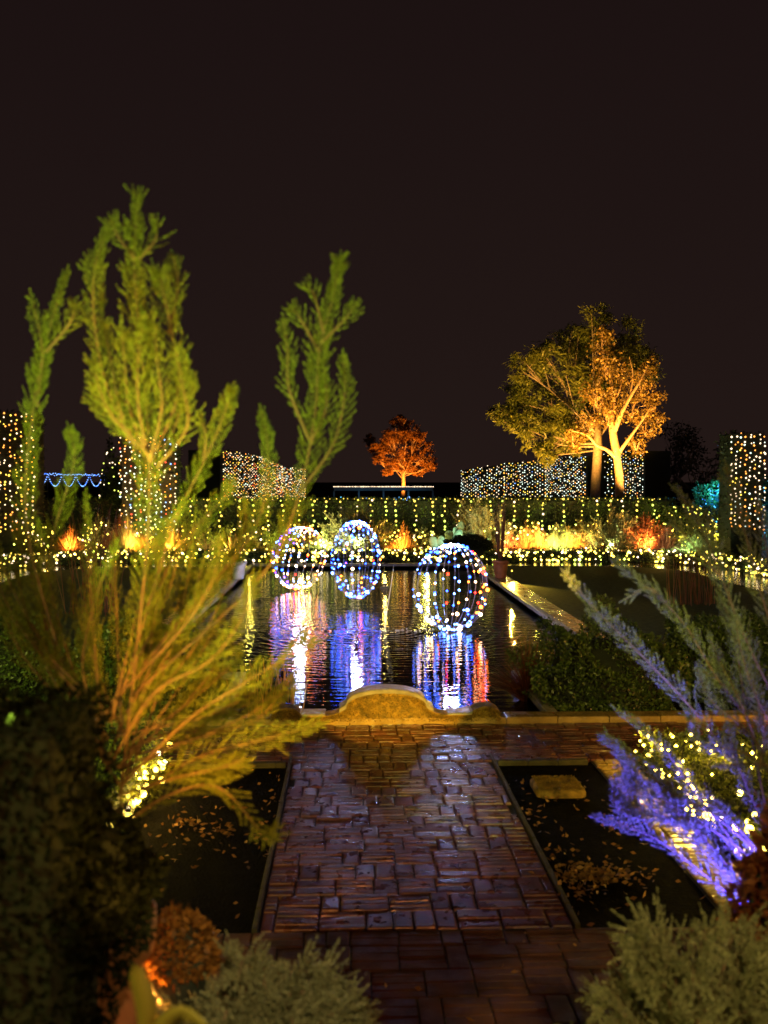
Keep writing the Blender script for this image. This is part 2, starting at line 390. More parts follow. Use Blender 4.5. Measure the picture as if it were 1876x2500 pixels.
# brick paving: rows of paired bricks broken by upright ones
def bricks(b, x0, x1, y0, y1, row=.262, z=.0, bev=.011):
    y = y0
    while y < y1-.03:
        h = min(row, y1-y); x = x0-random.uniform(0, .2)
        while x < x1-.01:
            if random.random() < .55:
                wd = random.choice((.26, .28, .32, .3)); nb = random.choice((2, 3, 3, 4))
            else:
                wd = random.choice((.13, .14, .17)); nb = 1
            a, c = max(x, x0), min(x+wd, x1)
            if c-a > .05:
                for q in range(nb):
                    bh = h/nb; t = random.gauss(0, .0028)
                    b.slab(a+.004, c-.004, y+q*bh+.004, y+(q+1)*bh-.004, z-.05, z+t, bev*random.uniform(.8, 1.5)*(1 if nb < 3 else .8),
                           tilt=(random.gauss(0, .010), random.gauss(-.012, .02)), ch=.008)
            x += wd
        y += row
PL, PRT = -.568, 1.40
b = MB(); bricks(b, PL, PRT, 6.12, 9.78); tag(b.build('brick_path', M['brick'], None, False), kind='structure')
b = MB(); bricks(b, -9, 9, 9.79, 11.3, .252); tag(b.build('cross_path', M['brick']), kind='structure')
b = MB(); bricks(b, 2.42, 2.8, 6.12, 9.78, .25); tag(b.build('side_path', M['paver']), kind='structure')
b = MB(); bricks(b, -2.2, 3.0, 2.6, 6.1, .3, -.004, .006); tag(b.build('landing', M['landing']), kind='structure')
sheet('path_bedding', [(PL-.02, PRT+.02, 6.1, 9.785), (-9, 9, 9.785, 11.32), (2.4, 2.82, 6.1, 9.785), (-2.22, 3.02, 2.55, 6.1)], -.019, M['brick_joint'])
b = MB()                                  # thin edging courses along the path
for x in (PL-.045, PRT+.012):
    y = 6.12
    while y < 9.75: b.slab(x, x+.032, y, y+.29, -.05, .014+random.gauss(0, .002), .006); y += .3
for x0, x1 in ((PRT+.06, 2.38), (mir(2.46), PL-.06)):
    x = x0
    while x < x1-.1: b.slab(x, min(x+.3, x1)-.006, 9.70, 9.775, -.05, .02, .01); x += .3
tag(b.build('path_edging', M['edging']), kind='structure')
# near edge of the pool: kerb beside the ornamental wall
b = MB()
x = -9
while x < 9: 
    b.slab(x, x+.59, 11.33, 11.6, -.1, .06+random.gauss(0, .002), .01); x += .6
tag(b.build('kerb', M['paver']), kind='structure')
# terrace the picture is taken from, with steps (below and beside the view)
b = MB(); b.box(-6, 7, -6, .6, -.03, 1.19)
for i in range(6): b.box(.02, .82, .6+i*.32, .6+(i+1)*.32, -.03, 1.02-i*.17)
b.box(-3.2, 0, .603, 3.55, -.03, .55); b.box(.84, 4.1, .603, 3.55, -.03, .55)
tag(b.build('terrace', M['stone']), kind='structure')

# ornamental wall: low curved parapet at the head of the pool
wr = empty('ornamental_wall', (AX, 11.45, .06), 'low mossy scrolled wall with an arched middle at the near end of the pool', 'wall')
def prof(u):                               # half profile: height over distance from the axis
    if u < .46: return .12+.165*math.sqrt(max(0, 1-(u/.46)**2))**.9 if u < .45 else .12
    if u < .72: return .12-.09*math.sin((u-.46)/.26*math.pi/2)**.75
    if u < .98: return .03
    if u < 1.32: return .03+.095*math.sqrt(max(0, 1-((u-1.15)/.17)**2))
    return .03
us = [i*.015 for i in range(89)]; line = [(-u, prof(u)) for u in reversed(us)]+[(u, prof(u)) for u in us[1:]]
b = MB(); vs = []; ZB = .0
for yy in (11.34, 11.58):
    vs += [(AX+u, yy, ZB) for u, h in line]+[(AX+u, yy, .06+h) for u, h in line]
n = len(line); fs = []
for i in range(n-1):
    fs += [(i, i+1, n+i+1, n+i), (2*n+i+1, 2*n+i, 3*n+i, 3*n+i+1)]
    fs.append((n+i, n+i+1, 3*n+i+1, 3*n+i))
b.add(vs, fs); b.build('mossy_face', M['moss'], wr)
def cap(u0, u1, th=.035):
    b = MB(); L_ = [(u, h) for u, h in line if u0 <= u <= u1]; m = len(L_)
    vs = []
    for yy, dz in ((11.325, 0), (11.325, th*.8), (11.345, th), (11.60, th), (11.615, th*.8), (11.615, 0)):
        vs += [(AX+u, yy, .062+h+dz) for u, h in L_]
    fs = [(r*m+i, r*m+i+1, ((r+1) % 6)*m+i+1, ((r+1) % 6)*m+i) for r in range(6) for i in range(m-1)]
    fs += [tuple(r*m for r in range(6)), tuple(r*m+m-1 for r in range(5, -1, -1))]
    b.add(vs, fs); b.build('coping', M['stone'], wr)
cap(-.55, .55, .05); cap(-1.0, -.7, .02); cap(.7, 1.0, .02)
C = []; D = []                              # moss tufts growing on the face
for i in range(5200):
    u = random.uniform(-1.32, 1.32); h = prof(abs(u)); z = .02+random.random()**.8*(h+.03)
    C.append((AX+u, 11.335, z)); D.append((random.gauss(0, .5), -1, random.gauss(.1, .5)))
leafmesh('moss_tufts', C, D, rng.uniform(.012, .035, len(C)), .012, mat('moss_tuft', (.2, .14, .015), .7, .45, island=True, col2=(.3, .18, .03), trans=.2), wr)
stone_ = empty('stepping_stone', (*at(1205, 1712, 8.9).xy, 0), 'square mossy stone block lying in the dark bed beside the brick path', 'stone')
b = MB(); p = at(1205, 1712, 8.9); b.slab(p.x-.22, p.x+.22, 8.68, 9.14, -.03, .04, .03, ch=.05); b.build('block', M['moss'], stone_, True)
C = [(p.x+random.uniform(-.2, .2), random.uniform(8.70, 9.12), .036) for _ in range(1800)]
leafmesh('moss_tufts', C, rng.normal(size=(1800, 3))*(.6, .6, .3)+(0, 0, .8), .018, .008, M['moss'], stone_)
# fallen leaves
def litter(name, pts, label=None):
    P_ = []; D_ = []
    for (x, y, rx, ry, n) in pts:
        for _ in range(n): P_.append((random.gauss(x, rx), random.gauss(y, ry), .0+random.uniform(-.02, .012))); D_.append((random.gauss(0,1), random.gauss(0,1), random.gauss(.05, .25)))
    P_ = np.array(P_)
    return tag(leafmesh(name, P_, D_, rng.uniform(.03, .07, len(P_)), rng.uniform(.02, .035, len(P_)), M['litter']), label, 'leaves', kind='stuff')
q = [at(1290, 1895, 6.95), at(1250, 1905, 7.0), at(1320, 1930, 6.8), at(400, 1790, 8), at(480, 1800, 7.9), at(1340, 1800, 7.9)]
litter('fallen_leaves', [(q[0].x, 6.95, .14, .1, 150), (q[1].x-.05, 6.8, .1, .2, 90), (q[2].x, 6.9, .16, .06, 110), (q[3].x, 8.1, .07, .05, 40), (q[4].x, 7.9, .05, .03, 16), (q[5].x, 7.9, .07, .03, 22),
        (q[3].x+.1, 7.8, .25, .25, 30), (2.1, 7.6, .3, .5, 30), (1.9, 8.0, .3, .9, 70), (-1.1, 7.8, .3, .9, 70), (1.5, 7.5, .05, 1.1, 40), (-.68, 8, .04, 1.0, 30)], 'heap of small fallen orange leaves scattered on the dark soil beside the path')
litter('path_leaves', [(.6, 6.8, .7, .9, 22), (.5, 5.6, .6, .5, 10)], 'few loose yellow leaves dropped on the wet bricks of the path')

# ---------------------------------------------------------------- shrubs, hedges
def leafy_box(name, x0, x1, y0, y1, z0, z1, label, cat='hedge', leaf=.06, dens=160, mt='box_leaf', group=None, faces='ftlrb', jit=.04):
    r = empty(name, ((x0+x1)/2, (y0+y1)/2, z0), label, cat, group)
    b = MB(); b.box(x0+.03, x1-.03, y0+.03, y1-.03, z0, z1-.03); b.build('core', M['hedge_core'], r)
    C = []; D = []
    def face(fn, area, nrm):
        for _ in range(int(area*dens)):
            C.append(np.array(fn(random.random(), random.random()))+rng.normal(0, jit, 3)*.6); D.append(np.array(nrm)*.5+rng.normal(0, .7, 3))
    if 'f' in faces: face(lambda a, c: (x0+(x1-x0)*a, y0, z0+(z1-z0)*c), (x1-x0)*(z1-z0), (0,-1,.3))
    if 'b' in faces: face(lambda a, c: (x0+(x1-x0)*a, y1, z0+(z1-z0)*c), (x1-x0)*(z1-z0), (0,1,.3))
    if 't' in faces: face(lambda a, c: (x0+(x1-x0)*a, y0+(y1-y0)*c, z1), (x1-x0)*(y1-y0), (0,0,1))
    if 'l' in faces: face(lambda a, c: (x0, y0+(y1-y0)*a, z0+(z1-z0)*c), (y1-y0)*(z1-z0), (-1,0,.3))
    if 'r' in faces: face(lambda a, c: (x1, y0+(y1-y0)*a, z0+(z1-z0)*c), (y1-y0)*(z1-z0), (1,0,.3))
    leafmesh('foliage', C, D, rng.uniform(.7, 1.3, len(C))*leaf, leaf*.5, M[mt], r)
    return r
def mound(name, c, rx, ry, h, label, n=9000, leaf=.05, mt='box_leaf', group=None, lump=.12, cat='shrub', full=False):
    r = empty(name, (c[0], c[1], c[2]), label, cat, group)
    d = unit(rng.normal(size=(n, 3))); d[:, 2] = d[:, 2] if full else np.abs(d[:, 2])-.1; d = unit(d)
    ph = rng.uniform(0, 6, 6)
    lum = 1+lump*(np.sin(d[:, 0]*5+ph[0])*np.sin(d[:, 1]*6+ph[1])+.7*np.sin(d[:, 2]*9+d[:, 0]*8+ph[2]))
    rad = lum*(1-rng.random(n)**2*.16)
    C = d*rad[:, None]*np.array([rx, ry, h])+np.array(c); C[:, 2] = C[:, 2] if full else np.maximum(C[:, 2], c[2]+.02)
    leafmesh('foliage', C, d*.6+rng.normal(0, .6, (n, 3)), leaf*rng.uniform(.7, 1.3, n), leaf*.5, M[mt], r)
    b = MB(); b.ball((c[0], c[1], c[2]), .8, 16, 10, (rx, ry, h)); b.build('core', M['hedge_core'], r, True)
    return r
# boxwood mounds flanking the near end of the pool
p = at(1300, 1560, 12.5); mound('boxwood', (3.25, 12.75, 0), .95, .95, .93, 'rounded dark green boxwood at the right of the pool beside the reddish grass', 15000, .06, lump=.26)
mound('boxwood', (4.75, 13.2, 0), .85, .85, .8, 'boxwood mound behind the leaning yellow-green branch, next to the lit low hedge', 15000, .06, lump=.26)
mound('boxwood', (6.1, 15.8, 0), .8, .8, .6, 'small rounded boxwood on the lawn edge behind the two larger boxwoods', 9000, .055)
mound('boxwood', (-2.75, 12.9, 0), 1.0, 1.1, 1.0, 'large boxwood left of the pool behind the orange lit rosemary branches', 16000, .055)
mound('boxwood', (-4.6, 12.6, 0), 1.1, 1.0, 1.1, 'boxwood mound at the left edge above the clipped dark hedge', 16000, .055)
# low hedges with net lights beside the landing
lowR = leafy_box('low_hedge', 2.86, 6.6, 5.4, 9.6, 0, .32, 'low clipped green hedge covered in yellow lights right of the side path', leaf=.05, dens=900, mt='leaf_green')
lowL = leafy_box('low_hedge', -6.4, -1.78, 6.9, 9.6, 0, .45, 'low green hedge with yellow lights left of the path behind the orange branches', leaf=.05, dens=700, mt='leaf_green')
# tall back hedge and curved low hedge round the lawns
back = leafy_box('tall_hedge', -13, 12.6, 38, 39, 0, 2.0, 'tall clipped green hedge along the back hung with vertical yellow light strands', leaf=.13, dens=150, mt='box_leaf', faces='ft')
def low_ring(s):
    f = (lambda x: mir(x)) if s else (lambda x: x)
    line = [Vector((x, y, 0)) for x, y in outline(1.6, 14)]; line[-1].x = AX+(.02 if not s else -.02) if False else AX
    r = empty('edging_hedge', (f(8), 33.7, 0), ('low edging hedge wrapped in yellow lights along the far side of the left lawn' if s else 'low edging hedge wrapped in yellow lights along the far side of the right lawn'), 'hedge')
    b = MB(); C = []; D = []; pts = []
    out = [Vector((x, y, 0)) for x, y in outline(2.25, 14)]; out[-1].x = AX
    H = .36
    for k in range(len(line)-1):
        a, c, d, e = line[k], line[k+1], out[k], out[k+1]
        q = [Vector((f(v.x), v.y, 0)) for v in (a, c, e, d)]
        b.add([*q, *[v+Vector((0,0,H-.03)) for v in q]], [(4,5,6,7),(0,1,5,4),(3,2,6,7)])
        L_ = (q[1]-q[0]).length; nrm = Vector((q[0]-q[3])).normalized()
        for _ in range(int(L_*170)):
            t = random.random(); P0 = q[0].lerp(q[1], t)+Vector((0,0,random.random()*H)); C.append(P0+Vector(rng.normal(0,.03,3))); D.append(nrm*.6+Vector(rng.normal(0,.6,3)))
            if random.random() < .7:
                P1 = q[0].lerp(q[1], t).lerp(q[3].lerp(q[2], t), random.random())+Vector((0,0,H)); C.append(P1+Vector(rng.normal(0,.03,3))); D.append(Vector((0,0,.8))+Vector(rng.normal(0,.6,3)))
        for _ in range(int(L_*22)):
            t = random.random(); u = random.choice((0, 0, 0, .5, 1)); z = random.choice((.08, .2, .32)) if u == 0 else H+.02
            pts.append(q[0].lerp(q[1], t).lerp(q[3].lerp(q[2], t), u)+nrm*.04+Vector((0, 0, z+random.gauss(0, .02))))
    b.build('core', M['hedge_core'], r)
    leafmesh('foliage', [tuple(x) for x in C], [tuple(x) for x in D], .09, .05, M['box_leaf'], r)
    sr = empty('string_lights', (f(8), 33.4, .3), 'warm yellow string lights wound on the low edging hedge of the '+('left' if s else 'right')+' lawn', 'lights', 'yellow strings on the low hedges')
    bulbs_mesh('bulbs', pts, [pick({'gold': 6, 'white': 2, 'lime': 1}) for _ in pts], .036, ES, sr, .4)['kind'] = 'stuff'
    w_ = MB()
    for z in (.1, .32): w_.tube([(f(v.x)+(.06 if s else -.06), v.y-.03, z) for v in line], .006, 4)
    w_.build('wire', M['cable'], sr)
    for k in range(11):
        p = random.choice(pts); glow(p+Vector((0, -.1, .03)), (1, .58, .09), 34, sr, .06)
    return pts
rng_ptsR = low_ring(0); rng_ptsL = low_ring(1)

# ---------------------------------------------------------------- strings on near low hedges
def near_strings(x0, x1, y0, y1, n, nglow, label):
    r = empty('string_lights', ((x0+x1)/2, (y0+y1)/2, .3), label, 'lights', 'yellow strings on the low hedges')
    pts = []
    for k in range(n):
        e = random.random()
        if e < .35: p = Vector((x0-.02 if x0 > 0 else x1+.02, random.uniform(y0, y1), random.uniform(.04, .3)))
        else: p = Vector((random.uniform(x0, x1), random.uniform(y0, y1), .33))
        pts.append(p+Vector((random.gauss(0, .02), random.gauss(0, .02), random.gauss(0, .02))))
    pts.sort(key=lambda p: p.y+abs(p.x)*.3)
    bulbs_single(pts[:100], [pick({'gold': 8, 'white': 1}) for _ in pts[:100]], .023, EG, r)
    if len(pts) > 100: bulbs_mesh('bulbs', pts[100:], ['gold']*len(pts[100:]), .018, EG, r)['kind'] = 'stuff'
    w_ = MB(); q = pts[:]
    for i in range(0, len(q)-1):
        if (q[i+1]-q[i]).length < .9: w_.tube([q[i], (q[i]+q[i+1])/2-Vector((0,0,.02)), q[i+1]], .003, 3, cap=False)
    w_.build('wire', M['cable'], r)
    for k in range(nglow): glow(random.choice(pts)+Vector((0, 0, .07)), (1, .62, .08), 7, r, .02)
near_strings(2.86, 5.0, 5.8, 9.6, 210, 16, 'bright yellow string lights spread over the low hedge right of the path')
near_strings(-3.0, -1.78, 7.0, 9.6, 90, 10, 'yellow string lights glowing in the low hedge behind the left rosemary')

# ---------------------------------------------------------------- clipped towers and hedge rows wearing light nets
def net_block(x0, x1, y0, y1, z1, zl, sx, sz, pal, r, hl, nl, side=None, wts=None, name='hedge_pillar', slope=0):
    """leafy block plus a net of bulbs on its front (and one flank)"""
    leafy_box(name, x0, x1, y0, y1, 0, z1, hl, leaf=.12, dens=40, mt='dark_leaf', faces='ftlr')
    rt = empty('light_net', ((x0+x1)/2, y0, z1), nl, 'lights', 'light nets on the clipped hedges')
    pts = []; w_ = MB(); nz = int((z1-zl)/sz)
    def plane(fn, width):
        n = max(2, int(width/sx))
        for i in range(n+1):
            for k in range(nz+1):
                if random.random() < .1: continue
                pts.append(Vector(fn((i+random.gauss(0, .16))/n, z1-.05-k*sz+random.gauss(0, sz*.22)-(sz*.5 if i % 2 else 0))))
        for k in range(0, nz+1, 2): w_.tube([fn(0, z1-.05-k*sz), fn(1, z1-.05-k*sz)], .004, 3, cap=False)
    plane(lambda t, z: (x0+(x1-x0)*t, y0-.05, z), x1-x0)
    if side == 'l': plane(lambda t, z: (x0-.05, y0+(y1-y0)*t, z), (y1-y0)*.6)
    if side == 'r': plane(lambda t, z: (x1+.05, y0+(y1-y0)*t, z), (y1-y0)*.6)
    cols = [pick(wts) for _ in pts]
    bulbs_mesh('bulbs', pts, cols, r, pal, rt, .3)['kind'] = 'stuff'
    w_.build('net_wire', M['cable'], rt)
WM = {'amber': 4, 'white': 6, 'pale': 3, 'gold': 1}
p5 = at(1616, 950, 34); net_block(p5.x-.58, p5.x+.58, 34, 35.2, 4.4, 1.2, .15, .16, E, .032, 'narrow clipped hedge pillar at the right edge of the garden', 'net of amber and white bulbs on the narrow pillar at the right edge', None, WM)
p1 = at(18, 950, 36); net_block(p1.x-.9, p1.x+.87, 36, 37.4, 5.2, .9, .18, .18, E, .036, 'tallest clipped hedge pillar at the left edge of the garden', 'net of white and amber bulbs on the tallest pillar at the left edge', None, {'amber': 4, 'white': 5, 'gold': 4})
p2 = at(320, 950, 36.2); net_block(p2.x-.98, p2.x+.98, 36.2, 37.5, 4.36, .9, .17, .17, E, .033, 'wide clipped hedge pillar behind the tallest rosemary branch', 'net of mixed white and orange bulbs on the wide pillar behind the tallest branch', None, {'amber': 4, 'white': 6, 'pale': 4, 'ice': 1, 'red': .6})
def avenue(segs, wts, where):
    for i, (xa, ya, xb, yb, za, zb, hl, nl) in enumerate(segs):
        n = 1
        r = empty('hedge_wall', ((xa+xb)/2, (ya+yb)/2, 0), hl, 'hedge'); A, B = Vector((xa, ya, 0)), Vector((xb, yb, 0))
        t = (B-A).normalized(); nr = Vector((t.y, -t.x, 0))
        if nr.y > 0: nr = -nr
        b = MB(); q = [A, B, B-nr*1.5, A-nr*1.5]
        b.add([*q, q[0]+Vector((0,0,za)), q[1]+Vector((0,0,zb)), q[2]+Vector((0,0,zb)), q[3]+Vector((0,0,za))], [(0,1,5,4),(1,2,6,5),(2,3,7,6),(3,0,4,7),(4,5,6,7)])
        b.build('core', M['hedge_core'], r)
        L_ = (B-A).length; N = int(L_*3*22); C = []; D = []
        for _ in range(N):
            u = random.random(); z = (za+(zb-za)*u)*(.25+.75*random.random()**.8)
            C.append(tuple(A.lerp(B, u)+nr*random.uniform(0, .12)+Vector((0,0,z)))); D.append((random.gauss(nr.x, .8), random.gauss(nr.y, .8), random.gauss(.3, .8)))
        leafmesh('foliage', C, D, .2, .1, M['dark_leaf'], r)
        rt = empty('light_net', ((xa+xb)/2, (ya+yb)/2, 3), nl, 'lights', 'light nets on the clipped hedges')
        pts = []; st = .0034*(ya+yb)/2*.95; nu = max(2, int(L_/(st*1.9)))
        for iu in range(nu+1):
            for k in range(int(2.9/st)):
                if random.random() < .08: continue
                u = min(1, max(0, (iu+random.gauss(0, .15))/nu)); zt = za+(zb-za)*u
                pts.append(A.lerp(B, u)+nr*.15+Vector((0, 0, zt-.05-(k+.5*(iu % 2)+random.gauss(0, .15))*st)))
        rr = .0005*(ya+yb)/2
        bulbs_mesh('bulbs', pts, [pick(wts) for _ in pts], rr, E, rt, .3)['kind'] = 'stuff'
        w_ = MB()
        for k in range(0, 12): w_.tube([A+nr*.14+Vector((0,0,za-.05-k*.22)), B+nr*.14+Vector((0,0,zb-.05-k*.22))], .006, 3, cap=False)
        w_.build('net_wire', M['cable'], rt)
def seg(pa, ya_px, Ya, pb, yb_px, Yb, hl, nl):
    a = at(pa, ya_px, Ya); b_ = at(pb, yb_px, Yb); return (a.x, Ya, b_.x, Yb, a.z, b_.z, hl, nl)
WR = {'white': 5, 'gold': 3, 'pale': 7, 'ice': .4, 'amber': 1.8}
avenue([seg(1000, 1016, 92, 1093, 1003, 82, 'farthest clipped hedge in the row beyond the right back hedge', 'light net on the farthest hedge of the right row, nearest the small orange tree'),
        seg(1094, 1001, 80, 1183, 993, 72, 'second clipped hedge of the right row left of the large tree', 'light net in the middle of the right row under the large tree'),
        seg(1184, 990, 71, 1270, 985, 62, 'clipped hedge of the right row ending at the dark tree trunk', 'light net just left of the dark trunk of the large tree'),
        seg(1294, 982, 63, 1336, 979, 61, 'narrow clipped hedge between the two tree trunks', 'narrow light net between the dark trunk and the pale trunk'),
        seg(1338, 977, 60, 1395, 974, 56, 'clipped hedge behind the pale trunk at the end of the right row', 'light net right of the pale tree trunk')], WR, 'r')
avenue([seg(476, 972, 46, 560, 985, 54, 'nearest clipped hedge of the left row beyond the back hedge', 'light net of orange and white bulbs on the nearest hedge of the left row'),
        seg(561, 987, 55, 606, 1006, 66, 'middle clipped hedge of the left row seen behind the branches', 'light net on the middle hedge of the left row behind the branches'),
        seg(607, 1010, 68, 656, 1013, 80, 'farthest clipped hedge of the left row', 'dense yellowish light net on the farthest hedge of the left row')], {'white': 5, 'amber': 3, 'gold': 3, 'pale': 2, 'red': .4}, 'l')

# hanging strands on the back hedge
cur = empty('light_curtain', (AX, 37.9, 2.0), 'vertical strands of yellow lights hanging from the top of the tall back hedge', 'lights')
b = MB(); top = []
x = -7
while x < 12:
    if not (-2.5 < x < -.5 and False):
        n = random.randint(6, 9); st = .19; cc = []; b2 = MB(); xx = x+random.gauss(0, .08)
        pts = [Vector((xx+random.gauss(0, .03), 37.86+random.gauss(0, .02), 1.98-i*st+random.gauss(0, .03))) for i in range(n)]
        b2.tube([(xx, 37.87, 2.03)]+[tuple(p) for p in pts], .004, 3); s_ = b2.build('strand', M['cable'], cur)
        for p in pts:
            o = bpy.data.objects.new('bulb', bulb_mesh(pick({'gold': 4, 'lime': 3, 'white': 1}), random.choice((.028, .034, .042)), E)); COL.objects.link(o); o.parent = s_; o.location = p-Vector(cur.location)
    x += random.uniform(.45, .68)
pts = [Vector((-7+i*.24+random.gauss(0, .03), 37.88, 2.05+random.gauss(0, .015))) for i in range(80)]
bulbs_mesh('top_string', pts, ['gold']*len(pts), .02, E, cur)
b.tube([(-7, 37.9, 2.05), (12, 37.9, 2.05)], .008, 4); b.build('wire', M['cable'], cur)
for k in range(9): glow((-6+k*2.2, 37.5, 1.75), (.85, .8, .12), 14, cur, .05)

# ================================================================ lit cage balls on the pool
def cage(loc, rx, rz, zb, label, wts_fn, rz0, tilt=0, glows=()):
    c = Vector((loc[0], loc[1], WZ+zb+rz)); r = empty('light_ball', (c.x, c.y, WZ+zb), label, 'light sculpture', 'cage light balls on the pool')
    b = MB(); NM = 20; allp = []
    T = Matrix.Rotation(tilt, 3, 'Y')
    for k in range(NM):
        a = 2*math.pi*k/NM+rz0+random.gauss(0, .03); ln = []
        for i in range(21):
            th = math.pi*(.045+.91*i/20); bulge = 1+.03*math.sin(3*th+k)
            v = T @ Vector((rx*math.sin(th)**1.04*math.cos(a)*bulge, rx*math.sin(th)**1.04*math.sin(a)*bulge, rz*math.cos(th))); ln.append(c+v)
        b.tube(ln, .0045, 4, cap=False)
        for i in range(9):
            t = (i+.5+random.gauss(0, .3))/9; x = max(.02, min(.98, t))*20; j = int(x); 
            if random.random() < .88: allp.append(ln[j].lerp(ln[min(20, j+1)], x-j))
    for th in (.045, .3, .7, .955):
        ring = []
        for k in range(25):
            a = 2*math.pi*k/24; s = math.sin(math.pi*th); ring.append(c+T @ Vector((rx*s*math.cos(a), rx*s*math.sin(a), rz*math.cos(math.pi*th))))
        if th in (.045, .955): b.tube(ring, .007, 5, cap=False)
    b.build('wire_frame', M['wire'], r)
    # denser cluster at the crown
    for _ in range(8):
        a = random.uniform(0, 6.28); th = random.uniform(.1, .6); allp.append(c+T @ Vector((rx*math.sin(th)*math.cos(a), rx*math.sin(th)*math.sin(a), rz*math.cos(th))))
    allp.sort(key=lambda p: p.y)
    cols = [pick(wts_fn((p.x-c.x)/rx, (p.z-c.z)/rz)) for p in allp]
    bulbs_single(allp[:100], cols[:100], .022, EB, r)
    bulbs_mesh('bulbs', allp[100:], cols[100:], .02, EB, r)['kind'] = 'stuff'
    for k in range(glows[0]): glow(c+Vector(((k-(glows[0]-1)/2)*.13*rx, -.1*rx, rz*.97-.03*abs(k-1))), (.50, .58, 1), glows[1], r, .05)
    return r
def w1(x, z):
    d = {'blue': 5, 'ice': 5, 'white': 1.5, 'amber': 1.6, 'red': .8}
    if x < -.4: d = {'blue': 4, 'ice': 4, 'white': 2}
    if x > .55: d = {'amber': 5, 'white': 2, 'red': 2, 'ice': 1}
    if z < -.75: d = {'ice': 4, 'white': 3, 'blue': 1}
    return d
def w2(x, z): return {'ice': 6, 'blue': 6, 'white': 1.5, 'amber': .8, 'violet': 1, 'red': .6} if z > -.3 else {'ice': 4, 'blue': 5, 'amber': 1.5}
def w3(x, z): return {'violet': 3, 'blue': 2, 'ice': 3, 'amber': 2, 'white': 2} if x < -.2 else {'amber': 4, 'white': 4, 'ice': 3, 'red': .6}
g1 = (3, 58); g2 = (3, 70); g3 = (3, 62)
q = at(975, 1367, 19.0); cage((q.x, 19.0), .72, .83, .02, 'nearest oval wire cage of blue, white and orange bulbs at the right of the pool', w1, .1, .03, g1)
q = at(770, 1311, 22.7); cage((q.x, 22.7), .57, .885, .2, 'middle oval cage of mostly icy blue bulbs floating above the water', w2, .2, 0, g2)
q = at(647, 1277, 26.0); cage((q.x, 26.0), .70, .82, .05, 'farthest cage of violet, white and amber bulbs partly behind the rosemary branches', w3, .33, .25, g3)
# thin jet of water and its splash
jt = empty('water_jet', (*at(831, 1364, 19.1).xy, WZ), 'thin white jet of water rising from the middle of the pool', 'fountain')
a, c = at(831, 1366, 19.1), at(851, 1222, 19.3); b = MB(); b.tube([a, a.lerp(c, .35)+Vector((-.01,0,0)), a.lerp(c, .7), c], [.009, .0075, .006, .004], 6); b.build('jet', M['jet'], jt)
b = MB()
for _ in range(90):
    an = random.uniform(0, 6.28); rr = abs(random.gauss(0, .35)); b.ball((a.x+rr*1.5*math.cos(an)+.35, 19.1+rr*math.sin(an)*.6, WZ+abs(random.gauss(0, .012))), random.uniform(.004, .012), 5, 4)
b.build('droplets', M['jet'], jt)['kind'] = 'stuff'
fl = empty('floating_pump', (*at(940, 1270, 26.5).xy, WZ), 'small dark pump float with a tiny white light on the water', 'pump')
p = at(832, 1272, 26.5); b = MB(); b.slab(p.x-.12, p.x+.12, 26.4, 26.6, WZ-.03, WZ+.05, .02, ch=.03); b.build('float', M['black_metal'], fl)
b = MB(); b.slab(p.x-.06, p.x+.06, 26.45, 26.55, WZ+.05, WZ+.13, .015, ch=.02); b.build('housing', M['black_metal'], fl)
bulbs_mesh('indicator', [Vector((p.x-.03, 26.42, WZ+.08)), Vector((p.x+.04, 26.42, WZ+.08))], ['white', 'white'], .012, EF, fl)
cable = MB(); cable.tube([(p.x, 26.5, WZ+.01), (p.x+.03, 29, WZ+.012), (p.x+.2, 32.3, .06)], .004, 4)
cable.build('power_cable', M['wire'], fl)

# ================================================================ pots
def pot(parent, c, r, h, mt, name='pot'):
    b = MB(); b.lathe(c, [(.0, 0), (r*.62, 0), (r*.66, .02), (r*.86, h*.72), (r*.9, h*.82), (r*1.02, h*.84), (r*1.05, h*.9), (r*1.05, h*.99), (r*.98, h), (r*.9, h*.97), (r*.86, h*.88)], 32)
    o = b.build(name, M[mt], parent, True); s = MB(); s.lathe(c, [(r*.87, h*.9), (.0, h*.92)], 24); s.build('soil', M['soil'], parent); return o
def twig_pot(c, label, mt, n=34, tall=1.95):
    r = empty('potted_plant', c, label, 'potted plant'); pot(r, c, .23, .5, mt)
    C = Vector(c)+Vector((0,0,.48)); b = MB()
    for _ in range(n):
        a = random.uniform(0, 6.28); l = Vector((math.cos(a), math.sin(a), 0)); t = random.uniform(.02, .2); h = tall*random.uniform(.55, 1)
        b.tube([C+l*.05, C+l*(.05+t*.5)+Vector((0,0,h*.5)), C+l*(.05+t)+Vector((0,0,h))], [.009, .007, .003], 4)
    b.build('stems', M['stem_red'], r)
    sh = []
    for _ in range(16):
        a = random.uniform(0, 6.28); l = Vector((math.cos(a), math.sin(a), 0)); sh.append((C, C+l*.2+Vector((0,0,.16)), C+l*.38+Vector((0,0,.02))))
    leafmesh('foliage', *needles(sh, 180, .07, .02), M['leaf_green'], r)
twig_pot((4.2, 27.6, .04), 'terracotta pot with tall bare red stems on the right pool edge', 'terracotta')
twig_pot((mir(4.2)+.28, 27.6, .04), 'pale pot on the left pool edge hidden behind the branches', 'white_glaze', 14, .9)

